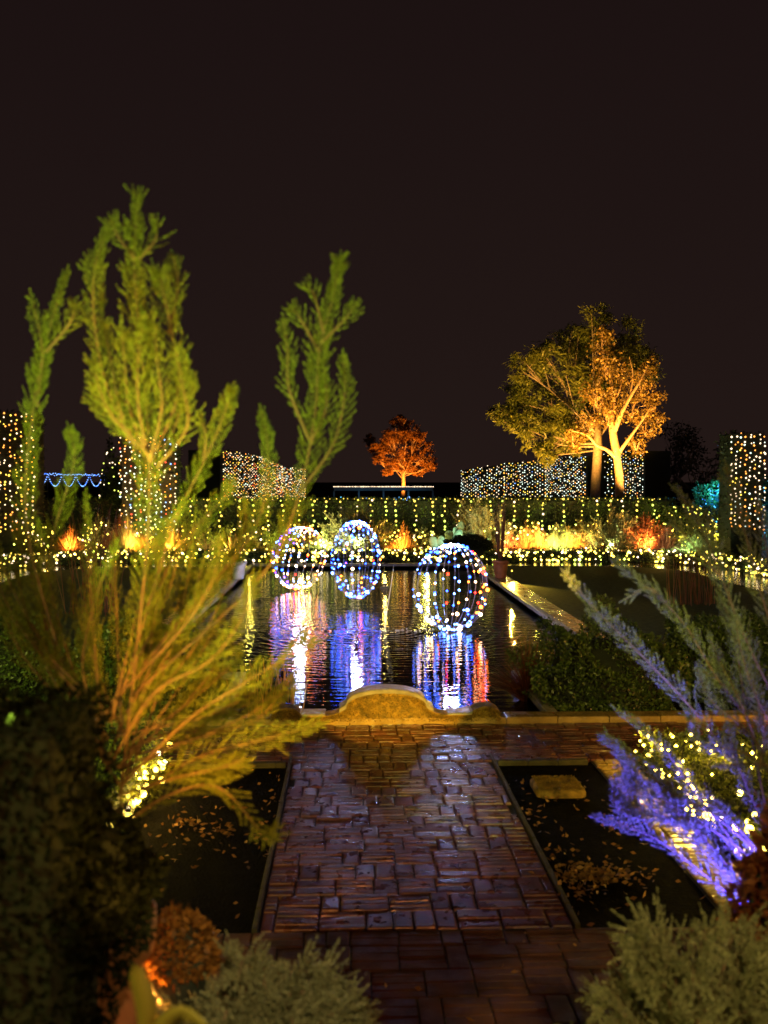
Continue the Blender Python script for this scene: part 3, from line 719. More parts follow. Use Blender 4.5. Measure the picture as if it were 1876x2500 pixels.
# ================================================================ planting bed behind the pool
def tuft(name, c, r, h, n, mt, label, wd=.018, droop=.5, cat='grass', group=None):
    rt = empty(name, c, label, cat, group); a = rng.uniform(0, 6.283, n); sp = rng.random(n)**.6
    out = np.stack([np.cos(a), np.sin(a), np.zeros(n)], 1)*(sp*r)[:, None]; hh = h*rng.uniform(.55, 1, n)*(1-.45*sp)
    base = np.array(c)+out*.12; V = []; S = np.stack([-np.sin(a), np.cos(a), np.zeros(n)], 1)
    S = unit(S+rng.normal(0, .5, (n, 3)))*wd*.5
    for t in (0, .4, .75, 1):
        P = base+out*(t**1.4)+np.array([0, 0, 1])*(hh*(t*(1+droop*.6)-droop*.6*t*t*1.6*sp))[:, None]
        V += [P-S*(1.02-t), P+S*(1.02-t)]
    V = np.stack(V, 1).reshape(-1, 3); idx = (np.arange(n)*8)[:, None]
    Fc = np.concatenate([idx+np.array([0, 1, 3, 2]), idx+np.array([2, 3, 5, 4]), idx+np.array([4, 5, 7, 6])])
    link('blades', np_mesh('blades', V, Fc), M[mt], rt); return rt
def feather(name, c, r, h, n, mt, label, L=.09, per=120, group=None, cat='shrub'):
    rt = empty(name, c, label, cat, group); C = Vector(c); sh = []; b = MB()
    for _ in range(n):
        a = random.uniform(0, 6.28); sp = random.random()**.7; hh = h*random.uniform(.5, 1)*(1-.35*sp)
        o = Vector((math.cos(a), math.sin(a), 0))*r*sp
        ln = smooth_line([C, C+o*.5+Vector((0,0,hh*.6)), C+o+Vector((0,0,hh))], 4); b.tube(ln, [.014*(1-i/len(ln))+.003 for i in range(len(ln))], 4)
        sh += shoots_on(ln, h*.24, h*.055, .3, .8, .1)
    b.build('stems', M['twig'], rt); leafmesh('foliage', *needles(sh, per, L, L*.22), M[mt], rt); return rt
def agave(c, r, n, label, mt='grass_pale', up=.9):
    rt = empty('agave', c, label, 'agave'); b = MB()
    for k in range(n):
        a = k*2.4; e = .15+up*(k/n); d = Vector((math.cos(a)*math.cos(e), math.sin(a)*math.cos(e), math.sin(e))); s = Vector((-math.sin(a), math.cos(a), 0)); u = s.cross(d)*-1
        L_ = r*random.uniform(.8, 1.05); C = Vector(c)+Vector((0,0,.08)); vs = []
        for t, wd in ((0, .03), (.3, .06), (.65, .04), (1, .003)):
            P = C+d*L_*t+u*(.06*t*t*L_); vs += [P-s*wd*r*.9, P-u*.018*(1-t), P+s*wd*r*.9, P+u*.004]
        b.add(vs, [(i*4+j, i*4+(j+1) % 4, i*4+4+(j+1) % 4, i*4+4+j) for i in range(3) for j in range(4)])
    b.build('leaves', M[mt], rt, True); return rt
def cactus(c, label, n=9, s=1):
    rt = empty('prickly_pear', c, label, 'cactus'); C = Vector(c); tips = [(C, 0)]
    for k in range(n):
        p, a0 = min(random.sample(tips, min(3, len(tips))), key=lambda t: t[0].z); a = a0*.4+random.uniform(-.75, .75); h = .42*s*random.uniform(.8, 1.15)
        if k < 3: p = C+Vector(((k-1)*.3, 0, .35)); a0 = 0
        d = Vector((math.sin(a), random.uniform(-.2, .2), math.cos(a))).normalized(); q = p+d*h*.46
        b = MB(); b.ball((0,0,0), 1, 14, 10); X = Matrix.Translation(q) @ Matrix.Rotation(a, 4, 'Y') @ Matrix.Rotation(random.uniform(-.7, .7), 4, 'Z') @ Matrix.Diagonal((h*.34, h*.09, h*.5, 1))
        b.v = [tuple(X @ Vector(v)) for v in b.v]; b.build('pad', M['cactus'], rt, True)
        tips.append((p+d*h*.9, a))
YB = 35.6
def bp(px, Y=YB): v = at(px, 1100, Y); return (v.x, Y, 0)
feather('cypress', bp(775, 34.9), 1.5, 2.05, 34, 'needle_grey', 'grey-green feathery shrub behind the middle light ball', .12, 110)
tuft('mounded_grass', bp(872, 34.6), .85, 1.0, 1300, 'grass_gold', 'dome of drooping orange grass between the light balls', .02, .9)
cactus(bp(960, 35.2), 'tall pale prickly pear left of the cactus pair', 8, 1.15); cactus(bp(985, 35), 'broad prickly pear with many pale pads behind the nearest light ball', 12, 1.1); cactus(bp(1000, 35.8), 'upright prickly pear next to the pale spiky palm', 8, 1.3)
agave(bp(1035, 34.7), 1.0, 40, 'pale spiky rosette beside the red stems'); 
feather('cypress', bp(1040, 36.2), 1.2, 2.3, 30, 'needle_grey', 'feathery green shrub behind the red stems', .12, 60)
for i, (px, Y, r, h, mt, lab) in enumerate([
    (1100, 34.9, .45, .75, 'stem_red', 'small reddish grass clump right of the red stems'), (1135, 35.2, .5, .9, 'grass_gold', 'tall golden grass clump in the right bed'),
    (1165, 35, .4, 1.0, 'grass_gold', 'orange plume grass left of the bright reed tuft'), (1195, 34.8, .4, .8, 'grass_pale', 'bright pale reed tuft in the right bed'),
    (1225, 35, .4, .9, 'grass_pale', 'second pale reed tuft before the orange mound'), (1252, 35, .42, .75, 'grass_gold', 'orange grass mound left of the grey-green shrub'),
    (1438, 33.8, .5, .95, 'stem_red', 'red-brown grass right of the rust shrub'), (1500, 33.2, .6, .8, 'grass_pale', 'pale silvery grass at the right end of the bed'),
    (1535, 32.6, .6, .8, 'grass_pale', 'pale green grass beneath the right pillar'),
    (365, 34.9, .7, 1.15, 'grass_gold', 'bright orange grass clump left of the pool'), (300, 34.8, .6, .8, 'grass_gold', 'smaller orange grass clump beside the leaning spear leaves'),
    (150, 34.5, .6, .9, 'grass_gold', 'orange grass at the left end of the bed'), (545, 35, .5, .7, 'leaf_gold', 'dim golden grass behind the right rosemary plume'),
    (700, 34.9, .5, .9, 'grass_pale', 'yellow-green grass behind the farthest light ball'), (260, 35.2, .5, 1.2, 'stem_red', 'rust-red upright grass in the left bed'), (275, 34.6, .35, 1.3, 'grass_pale', 'pale green leaning spears in the left bed')]):
    tuft('ornamental_grass', bp(px, Y), r*1.5, h*1.25, 620, mt, lab, .035, .45, 'grass', 'ornamental grasses in the back bed')
feather('cypress', bp(1318, 34.9), 1.5, 1.95, 40, 'needle_grey', 'grey-green feathery shrub in the middle of the right bed', .12, 60)
feather('rust_shrub', bp(1395, 34.8), 1.2, 1.75, 40, 'leaf_rust', 'airy rust coloured shrub lit orange in the right bed', .09, 50)
feather('leafy_shrub', bp(450, 35.5), .9, 1.6, 22, 'leaf_green', 'green shrub in the left bed below the hanging strands', .12, 60)
agave(bp(505, 34.9), 1.0, 34, 'spiky fan palm in the left bed', 'grass_gold', 1.1)
feather('leafy_shrub', bp(600, 35.5), .9, 1.5, 22, 'leaf_green', 'green shrub behind the farthest light ball', .12, 60)
b = MB(); rt = empty('tall_reeds', bp(1510, 26.8), 'tall thin dark reeds in front of the glittering right walk', 'reeds'); tuft_ = None
def reeds(c, n, r, h, mt, label, name='tall_reeds'):
    rt = empty(name, c, label, 'reeds'); b = MB()
    for _ in range(n):
        x, y = random.gauss(0, r), random.gauss(0, r*.6); l = random.gauss(0, .12); hh = h*random.uniform(.6, 1)
        b.tube([(c[0]+x, c[1]+y, c[2]), (c[0]+x+l*.4*hh, c[1]+y, c[2]+hh*.5), (c[0]+x+l*hh*1.1, c[1]+y, c[2]+hh)], [.008, .006, .003], 3)
    b.build('stalks', M[mt], rt)
bpy.data.objects.remove(rt)
reeds((*at(1500, 1280, 22).xy, 0), 60, .32, 1.5, 'stem_red', 'tall thin red-brown reeds in front of the glittering right walk')
reeds((*at(205, 1280, 21).xy, 0), 70, .25, 2.3, 'stem_red', 'tall thin red reeds on the left lawn in front of the lit beds')
reeds((*at(590, 1540, 12.2).xy, WZ), 40, .16, .75, 'grass_gold', 'thin pale rushes standing in the near left corner of the pool')
tuft('red_sedge', (*at(1140, 1500, 13).xy, WZ), .75, .8, 700, 'stem_red', 'dark red sedge hanging over the right edge of the pool', .012, .8)
mound('clipped_dome', (*at(1010, 1200, 33.2).xy, .45), .8, .5, .45, 'dark clipped dome behind the nearest light ball at the head of the pool', 5000, .07, 'dark_leaf')
tuft('silver_grass', (*at(1010, 1200, 32.8).xy, .02), .7, .5, 500, 'grass_pale', 'pale blue-lit grass under the dark clipped dome', .03, .5)

# second rank of planting against the tall hedge, strung with small yellow lights
kinds = [('leafy_shrub', 'leaf_green'), ('cypress', 'needle_grey'), ('golden_shrub', 'leaf_gold')]
spots2 = [(95, 'at the far left end before the tallest pillar'), (215, 'left of the leaning spear leaves'), (330, 'behind the bright orange grass clump'), (410, 'between the orange grass and the fan palm'), (545, 'right of the fan palm'), (655, 'just left of the farthest light ball'),
          (830, 'left of the dome of drooping grass'), (920, 'between the drooping grass and the prickly pears'), (1085, 'right of the red stems'), (1140, 'behind the tall golden grass'), (1200, 'behind the pale reed tuft'), (1260, 'behind the orange grass mound'), (1455, 'right of the rust shrub'), (1530, 'at the far right before the pillar')]
for i_, (px, where) in enumerate(spots2):
    k_, m_ = kinds[i_ % 3]; c_ = bp(px, 36.4); hh = random.uniform(1.0, 1.55)
    feather(k_, c_, random.uniform(.6, .9), hh, 18, m_, {'leafy_shrub': 'green leafy shrub ', 'cypress': 'grey-green feathery shrub ', 'golden_shrub': 'golden leaved shrub '}[k_]+where, .12, 55, 'shrubs at the back of the bed')
    rt = empty('string_lights', (c_[0], c_[1]-.4, .6), 'small yellow lights woven through the shrub '+where, 'lights', 'lights in the back bed'); pts = []
    for _ in range(34): a_ = random.uniform(0, 6.28); rr_ = random.uniform(.2, .95); pts.append(Vector((c_[0]+rr_*math.cos(a_), c_[1]-.5-.4*abs(math.sin(a_)), random.uniform(.15, hh*.85))))
    bulbs_mesh('bulbs', pts, [pick({'gold': 5, 'lime': 1, 'white': 1}) for _ in pts], .03, ES, rt, .45)['kind'] = 'stuff'
    glow((c_[0], c_[1]-1.0, .7), (1, .72, .14), 40, rt, .06)
# bushes and lights at the far sides
mound('rounded_bush', bp(1480, 36.2), 1.6, 1.2, 1.75, 'rounded bush strung with yellow lights left of the right pillar', 7000, .12, 'leaf_green')
def scatter_lights(c, rx, ry, h, n, col, label, r=.034, pal=None, w=10, gcol=(1, .75, .15)):
    rt = empty('string_lights', c, label, 'lights', 'strings of lights wound in far bushes'); pts = []
    for _ in range(n):
        d = Vector((random.gauss(0,1), -abs(random.gauss(0,1)), abs(random.gauss(0,.8)))).normalized(); pts.append(Vector((c[0]+d.x*rx, c[1]+d.y*ry, c[2]+d.z*h)))
    bulbs_mesh('bulbs', pts, [pick(col) for _ in pts], r, pal or E, rt)['kind'] = 'stuff'
    b = MB(); pts.sort(key=lambda p: p.z)
    for i in range(len(pts)-1):
        if (pts[i]-pts[i+1]).length < rx: b.tube([pts[i], pts[i+1]], .005, 3, cap=False)
    b.build('wire', M['cable'], rt)
    for k in range(3): glow(random.choice(pts)+Vector((0, -.3, .1)), gcol, w, rt, .03)
scatter_lights(bp(1480, 36.2), 1.7, 1.3, 1.85, 120, {'gold': 3, 'lime': 3}, 'yellow lights wound over the rounded bush left of the right pillar')
scatter_lights(bp(245, 46), .7, .7, 4.3, 60, {'white': 3, 'lime': 2}, 'greenish white lights on the bush above the blue garland', .03)
mound('far_bush', bp(245, 46.3), .65, .6, 4.2, 'upright bush with greenish lights above the blue garland', 2500, .15, 'dark_leaf')
c = bp(1555, 44); mound('far_bush', c, 1.5, 1.0, 2.75, 'bush lit blue just left of the right pillar', 4000, .14, 'leaf_green'); scatter_lights(c, 1.2, 1.1, 2.6, 110, {'cyan': 4, 'blue': 1}, 'blue lights on the bush left of the right pillar', .03, E, 90, (.02, .35, 1))
c = bp(1652, 40); mound('far_bush', c, .9, .8, 2.9, 'blue-lit bush right of the right pillar', 2500, .14, 'leaf_green'); scatter_lights(c, .8, .9, 2.8, 60, {'cyan': 4, 'blue': 2}, 'blue lights on the bush at the right edge', .03, E, 60, (.02, .35, 1))
# blue-white garland in swags
gl = empty('garland', (*at(165, 1030, 46).xy, 2.5), 'icy blue light garland hanging in swags between posts on the left', 'lights')
A, B = at(72, 1024, 46), at(249, 1027, 50); b = MB(); pts = []
for i in range(75): pts.append(A.lerp(B, i/74)+Vector((0,0,random.gauss(0,.02))))
for s in range(6):
    for i in range(17): t = i/16; pts.append(A.lerp(B, (s+t)/6)-Vector((0,0,.55*4*t*(1-t))))
for s in range(7): q = A.lerp(B, s/6); b.tube([(q.x, q.y, 0), (q.x, q.y, q.z)], .03, 6); [pts.append(q-Vector((0,0,.09*i))) for i in range(6)]
b.build('posts', M['black_metal'], gl); bulbs_mesh('bulbs', pts, [pick({'ice': 5, 'blue': 1.5}) for _ in pts], .026, E, gl)['kind'] = 'stuff'
# pavilion with a lit eave in the far middle
pv = empty('pavilion', (*at(828, 1050, 66).xy, 0), 'low open pavilion with a white lit eave beneath the small orange tree', 'pavilion')
A, B = at(722, 1052, 66), at(936, 1052, 66); b = MB()
b.box(A.x, B.x, 66, 70, A.z-.25, A.z-.02); b.build('roof', M['black_metal'], pv)
b = MB()
for i in range(5): x = A.x+(B.x-A.x)*i/4; b.box(x-.06, x+.06, 66.05, 66.17, 0, A.z-.25)
b.build('posts', M['black_metal'], pv)
pts = [A.lerp(B, i/64)+Vector((0, -.06, .02)) for i in range(65)]; bulbs_mesh('eave_lights', pts, ['white']*65, .036, E, pv)
for px, nn in ((738, 16), (790, 10), (860, 40), (885, 60), (908, 30)):
    c = at(px, 1078, 64); scatter_lights((c.x, 64, .9), .32 if px < 850 else .6, .3, .75, nn, {'cyan': 3, 'ice': 2}, {738: 'thin blue lights at the left end of the pavilion', 790: 'faint blue lights under the pavilion eave', 860: 'blue lights left of the brightest blue cluster in the pavilion', 885: 'brightest blue light cluster under the small orange tree', 908: 'blue lights at the right end of the pavilion'}[px], .042, E, 12, (.1, .5, 1))

# ================================================================ trees
def limb(b, p, d, L_, r, depth, tips, spread=.5, nseg=4, up=.12, m=0):
    pts = [p]; dd = d.copy()
    for i in range(nseg):
        dd = (dd+Vector((random.gauss(0, .12), random.gauss(0, .12), up*random.random()))).normalized(); pts.append(pts[-1]+dd*L_/nseg)
    b.tube(pts, [r*(1-.45*i/nseg) for i in range(nseg+1)], 7 if depth > 2 else 4, cap=False)
    tips += [(q, depth) for q in pts[1:]]
    if depth <= 0: return
    for k in range(random.choice((2, 3, 3))):
        a = Vector((random.gauss(0, 1), random.gauss(0, 1), random.gauss(.1, .6))); a = (a-dd*a.dot(dd)).normalized()
        limb(b, pts[-1 if k < 2 else -2], (dd+a*random.uniform(spread*.7, spread*1.5)).normalized(), L_*random.uniform(.62, .85), r*.55, depth-1, tips, spread, 3, up)
def tree(c, h0, r0, lean, L_, depth, label, leaf, nper, mt, bark='bark', spread=.55, rad=.5, env=None, up=.12, name='tree'):
    rt = empty(name, c, label, 'tree'); b = MB(); tips = []; C = Vector(c)
    top = C+Vector((lean[0], lean[1], h0)); b.tube([C, C.lerp(top, .12)+Vector((.02,0,0)), C.lerp(top, .5)+Vector((.06,0,0)), top], [r0*1.35, r0*1.05, r0*.9, r0*.8], 10)
    for k in range(4 if depth > 2 else 3):
        a = 2*math.pi*k/4+random.gauss(0, .3); limb(b, top-Vector((0,0,.1*k)), Vector((math.cos(a)*spread*1.2, math.sin(a)*spread*1.2, random.uniform(.6, 1.1))).normalized(), L_*random.uniform(.8, 1.15), r0*.55, depth, tips, spread, up=up)
    b.build('trunk', M[bark], rt, True)
    T = np.array([tuple(t[0]) for t in tips if t[1] <= max(1, depth-2)])
    if env is not None: T = T[[env(t) for t in T]]
    P = np.repeat(T, nper, 0); n = len(P); P = P+rng.normal(0, rad, (n, 3))*rng.random((n, 1))
    leafmesh('crown', P, rng.normal(size=(n, 3))+(0, 0, -.3), leaf*rng.uniform(.6, 1.3, n), leaf*.55, M[mt], rt)
    return rt
def crown_tree(c, trunk_h, r0, blobs, label, leaf, dens, mt, bark, name='tree', trunk_top=None, lw=.45, droop=.6):
    """trunk with limbs reaching into a set of leaf clumps; blobs = (centre, radius)"""
    rt = empty(name, c, label, 'tree'); C = Vector(c); b = MB(); top = Vector(trunk_top) if trunk_top else C+Vector((0,0,trunk_h))
    b.tube([C, C.lerp(top, .3), C.lerp(top, .7)+Vector((.05,0,0)), top], [r0*1.3, r0, r0*.9, r0*.75], 10)
    P = []; D = []
    for (q, r) in blobs:
        q = Vector(q); s = C.lerp(top, random.uniform(.7, 1)); m1 = s.lerp(q, .5)+Vector((random.gauss(0,.25), random.gauss(0,.25), -.1*(q-s).length*.6)); ln = smooth_line([s, m1, q], 6)
        k = max(.25, min(1, r/1.6)); b.tube(ln, [max(.02, r0*.42*k*(1-i/len(ln)*.8)) for i in range(len(ln))], 6, cap=False)
        for _ in range(9):
            d = Vector(rng.normal(0, 1, 3)).normalized()*r*random.uniform(.6, 1); st = ln[random.randrange(len(ln)//2, len(ln))]
            b.tube([st, st.lerp(q+d, .5)+Vector((0,0,.05)), q+d], [.035*k+.01, .022, .008], 4, cap=False)
        # sub-clumps make light and dark masses
        for _ in range(int(10+r*8)):
            d = Vector(rng.normal(0, 1, 3)).normalized()*r*random.random()**.4; cc = q+d; n = int(dens*r)
            e = rng.normal(0, 1, (n, 3))*(r*.16, r*.16, r*.11); P.append(np.array(cc)+e); D.append(rng.normal(size=(n, 3))*(1 if lw > .4 else .45)+np.array([d.x, d.y, -droop]))
    b.build('trunk', M[bark], rt, True); P = np.concatenate(P); D = np.concatenate(D); n = len(P)
    leafmesh('crown', P, D, leaf*rng.uniform(.6, 1.3, n), leaf*lw, M[mt], rt); return rt
YT = 54
def T3(px, py, r, dy=0): return (tuple(at(px, py, YT+dy)), r)
# dark greenish tree, left and top of the pair
bl = [T3(1285, 705, 1.15), T3(1225, 740, 1.2, 1), T3(1345, 735, 1.2, 1), T3(1170, 765, 1.0), T3(1385, 790, 1.1, 1.5), T3(1280, 780, 1.4, 1), T3(1215, 820, 1.4), T3(1140, 800, 1.0, -.5), T3(1125, 860, .9),
      T3(1170, 875, 1.2, -.5), T3(1235, 890, 1.3, 0), T3(1290, 850, 1.3, 1.4), T3(1100, 905, .75, -.5), T3(1075, 890, .5), T3(1140, 935, 1.0, -1), T3(1200, 945, 1.1, -.6), T3(1175, 975, .7, -1), T3(1240, 955, .8), T3(1330, 800, 1.2, 2)]
tb = at(1284, 1080, YT); bt = at(1292, 900, YT)
crown_tree((tb.x, YT, 0), 6, .27, bl, 'broad dark green weeping tree with a shaded trunk beside the pale forked tree', .30, 75, 'leaf_green', 'bark', trunk_top=tuple(bt), lw=.2, droop=.35)
# pale forked tree with sparse golden leaves, brightly lit
YT = 52.5
tb = at(1339, 1080, YT); bl2 = [T3(1300, 735, .55), T3(1310, 790, .8), T3(1345, 800, .8), T3(1385, 830, .75), T3(1405, 790, .5), T3(1330, 860, .7), T3(1365, 880, .7), T3(1412, 870, .6), T3(1395, 925, .6), T3(1290, 860, .7), T3(1270, 920, .6), T3(1240, 950, .5), T3(1375, 960, .4), T3(1315, 900, .6), T3(1420, 905, .4)]
rt = empty('tree', (tb.x, YT, 0), 'pale forked tree with sparse golden leaves lit brightly from below', 'tree'); b = MB()
def S(*pp): return smooth_line([at(x, y, YT+d) for x, y, d in pp], 6)
def lim(ln, r0, r1): b.tube(ln, [r0+(r1-r0)*i/(len(ln)-1) for i in range(len(ln))], 9, cap=False)
lim(S((1339, 1082, 0), (1338, 1030, 0), (1333, 985, 0)), .24, .2)
lim(S((1333, 985, 0), (1326, 945, 0), (1322, 905, 0), (1326, 870, .2), (1320, 820, .2), (1312, 760, .3)), .25, .04)
lim(S((1326, 935, 0), (1340, 900, -.3), (1356, 868, -.4), (1385, 820, -.4), (1400, 790, -.3)), .15, .02)
lim(S((1324, 925, 0), (1312, 905, .1), (1302, 870, .2), (1295, 820, .3)), .12, .02)
lim(S((1333, 985, 0), (1350, 960, -.2), (1372, 930, -.3), (1400, 890, -.3), (1418, 855, -.3)), .11, .02)
lim(S((1333, 990, 0), (1312, 972, -.2), (1290, 962, -.3), (1268, 940, -.4), (1235, 930, -.4)), .13, .02)
lim(S((1350, 875, -.4), (1362, 850, -.3), (1368, 810, -.1), (1360, 770, 0)), .07, .015)
lim(S((1326, 870, .2), (1340, 840, 0), (1345, 800, .2)), .06, .015)
P = []; 
for (q, r) in bl2:
    q = Vector(q)
    for _ in range(9):
        d = Vector(rng.normal(0, 1, 3)).normalized()*r*random.uniform(.5, 1.2); b.tube([q-Vector((0,0,r*.8)), q+d*.5, q+d], [.03, .02, .008], 4, cap=False)
        n = int(44*r)+14; P.append(np.array(q+d)+rng.normal(0, .28*r, (n, 3)))
b.build('trunk', M['pale_bark'], rt, True); P = np.concatenate(P); leafmesh('crown', P, rng.normal(size=P.shape)+(0,0,-.5), .17*rng.uniform(.6, 1.2, len(P)), .1, M['leaf_gold'], rt)
WARM = (1, .52, .13)
tc_ = at(1339, 1080, YT)
spotlight((tc_.x-1.2, YT-4.2, .3), tuple(at(1330, 880, YT)), (1, .44, .06), 15000, 'amber floodlight at the foot of the pale forked tree', 60, .1)
spotlight((tc_.x+1.0, YT-2.2, .3), tuple(at(1375, 850, YT)), (1, .56, .14), 8000, 'second amber floodlight right of the pale forked tree', 70, .1)
spotlight((tc_.x-4.2, YT-3.5, .3), tuple(at(1220, 880, YT)), (1, .42, .07), 17000, 'amber floodlight under the broad weeping tree', 80, .1)
spotlight((tc_.x-5.5, YT-9, .3), tuple(at(1210, 850, YT)), (1, .55, .09), 20000, 'yellow floodlight in front of the broad weeping tree', 60, .1)
# small orange tree in the middle distance
YT = 78; bl = [T3(835, 1018, .45), T3(903, 1018, .45), T3(868, 1008, .5), T3(920, 1012, .35), T3(868, 925, .9), T3(840, 940, .8), T3(895, 940, .8), T3(828, 965, .8), T3(868, 960, 1.1), T3(908, 965, .8), T3(922, 990, .7), T3(820, 990, .5), T3(850, 995, .7), T3(890, 995, .8), T3(935, 1005, .35), T3(868, 908, .5), T3(800, 945, .45, 1), T3(805, 965, .5, 1)]
tb = at(871, 1090, YT); crown_tree((tb.x, YT, 0), 2.7, .16, bl, 'small round tree glowing orange behind the pavilion', .16, 110, 'leaf_orange', 'pale_bark', trunk_top=tuple(at(871, 1010, YT)))
spotlight((tb.x, YT-3.4, .3), tuple(at(872, 960, YT)), (1, .36, .05), 12000, 'orange floodlight below the small round tree', 75, .1)
# dim trees against the sky
for i, (px, py, r, Y, lab) in enumerate([(1440, 975, 2.0, 66, 'dim bare tree standing right of the pale forked tree'), (1510, 1000, 1.7, 64, 'dim rounded tree in front of the blue-lit bush'), ]):
    q = at(px, py, Y); bls = [((q.x+random.gauss(0, r*.5), Y+random.gauss(0, r*.3), q.z+random.gauss(0, r*.4)), r*.5) for _ in range(7)]
    crown_tree((q.x, Y, 0), max(1.5, q.z-r), .18, bls, lab, .25, 9, 'dark_leaf', 'bark', name='tree')

# ================================================================ bed lighting
for px, Y, col, wt, lab in [(862, 34.0, (1, .42, .06), 100, 'orange spotlight before the dome of drooping grass'), (985, 34.2, (.75, 1, .7), 26, 'white spotlight before the prickly pears'), (1032, 34.0, (.85, 1, .55), 55, 'spotlight before the pale spiky rosette'),
        (1110, 34.3, (1, .42, .08), 90, 'orange spotlight before the small reddish grass'), (1165, 34.2, (1, .48, .1), 130, 'orange spotlight before the plume grass'), (1210, 34.2, (1, .85, .25), 90, 'yellow spotlight before the reed tufts'), (1252, 34.3, (1, .4, .06), 70, 'orange spotlight before the orange mound'),
        (1320, 34.2, (.8, 1, .4), 70, 'greenish spotlight before the grey-green shrub'), (1400, 33.7, (1, .4, .08), 130, 'orange spotlight before the rust shrub'), (1490, 32.4, (.8, 1, .45), 80, 'pale spotlight before the silvery grass'),
        (365, 34.2, (1, .55, .1), 150, 'amber spotlight before the bright orange grass clump'), (290, 34.1, (1, .35, .06), 110, 'orange spotlight before the smaller left grass clump'), (150, 34, (1, .35, .06), 80, 'orange spotlight at the left end of the bed'), (480, 34.3, (1, .85, .2), 90, 'yellow spotlight before the fan palm'),
        (600, 34.3, (.9, .9, .2), 60, 'yellow spotlight before the shrub left of the light balls'), (705, 34.2, (1, .85, .25), 110, 'yellow spotlight behind the farthest light ball'), (770, 34.2, (.9, 1, .4), 70, 'greenish spotlight before the feathery shrub'), (1090, 34.9, (.7, 1, .3), 40, 'green spotlight beside the red stems')]:
    x, y, z = bp(px, Y); spotlight((x, Y-.15, .5), (x, Y+1.6, 1.2), col, wt*{True: 5, False: 7.5}[col[1] > .6], lab, 120, .035, group='spotlights in the back bed')

# ================================================================ near plants
def spray_plant(name, base, stems, label, mt='needle', yy=3.1, length=.16, step=.028, per=620, L=.022, W=.0035, cat='shrub', stem_mat='twig', r0=.009, parent=None, ang=.7):
    rt = parent or empty(name, base, label, cat); b = MB(); sh = []
    for st in stems:
        opt = st[0]; pts = [at(x, y, yy+dy) for x, y, dy in st[1:]]; ln = smooth_line(pts, 8)
        k = opt.get('k', 1); b.tube(ln, [r0*opt.get('r', 1)*(1-.75*i/len(ln)) for i in range(len(ln))], 6)
        s_ = shoots_on(ln, length*(.45+.55*k), step*opt.get('s', 1), opt.get('start', .12), opt.get('ang', ang), .22, .2, (0, 1, 0))
        sh += s_
        if opt.get('sub', 0):
            for (a, m_, c) in random.sample(s_, int(len(s_)*opt['sub'])):
                for _ in range(2):
                    t = random.uniform(.3, .9); p = a.lerp(c, t); d = (c-a).normalized(); e = (d+Vector(rng.normal(0, .5, 3))).normalized(); LL = length*k*.5
                    sh.append((p, p+e*LL*.5, p+(e+d*.4+Vector((0,0,.2))).normalized()*LL))
        sh += [(ln[i], ln[i+1], ln[min(i+2, len(ln)-1)]) for i in range(int(len(ln)*.35), len(ln)-2, 2)]
    b.build('branches', M[stem_mat], rt, True)
    for (a, m_, c) in sh[::3]: pass
    leafmesh('foliage', *needles(sh, per, L, W), M[mt], rt); return rt
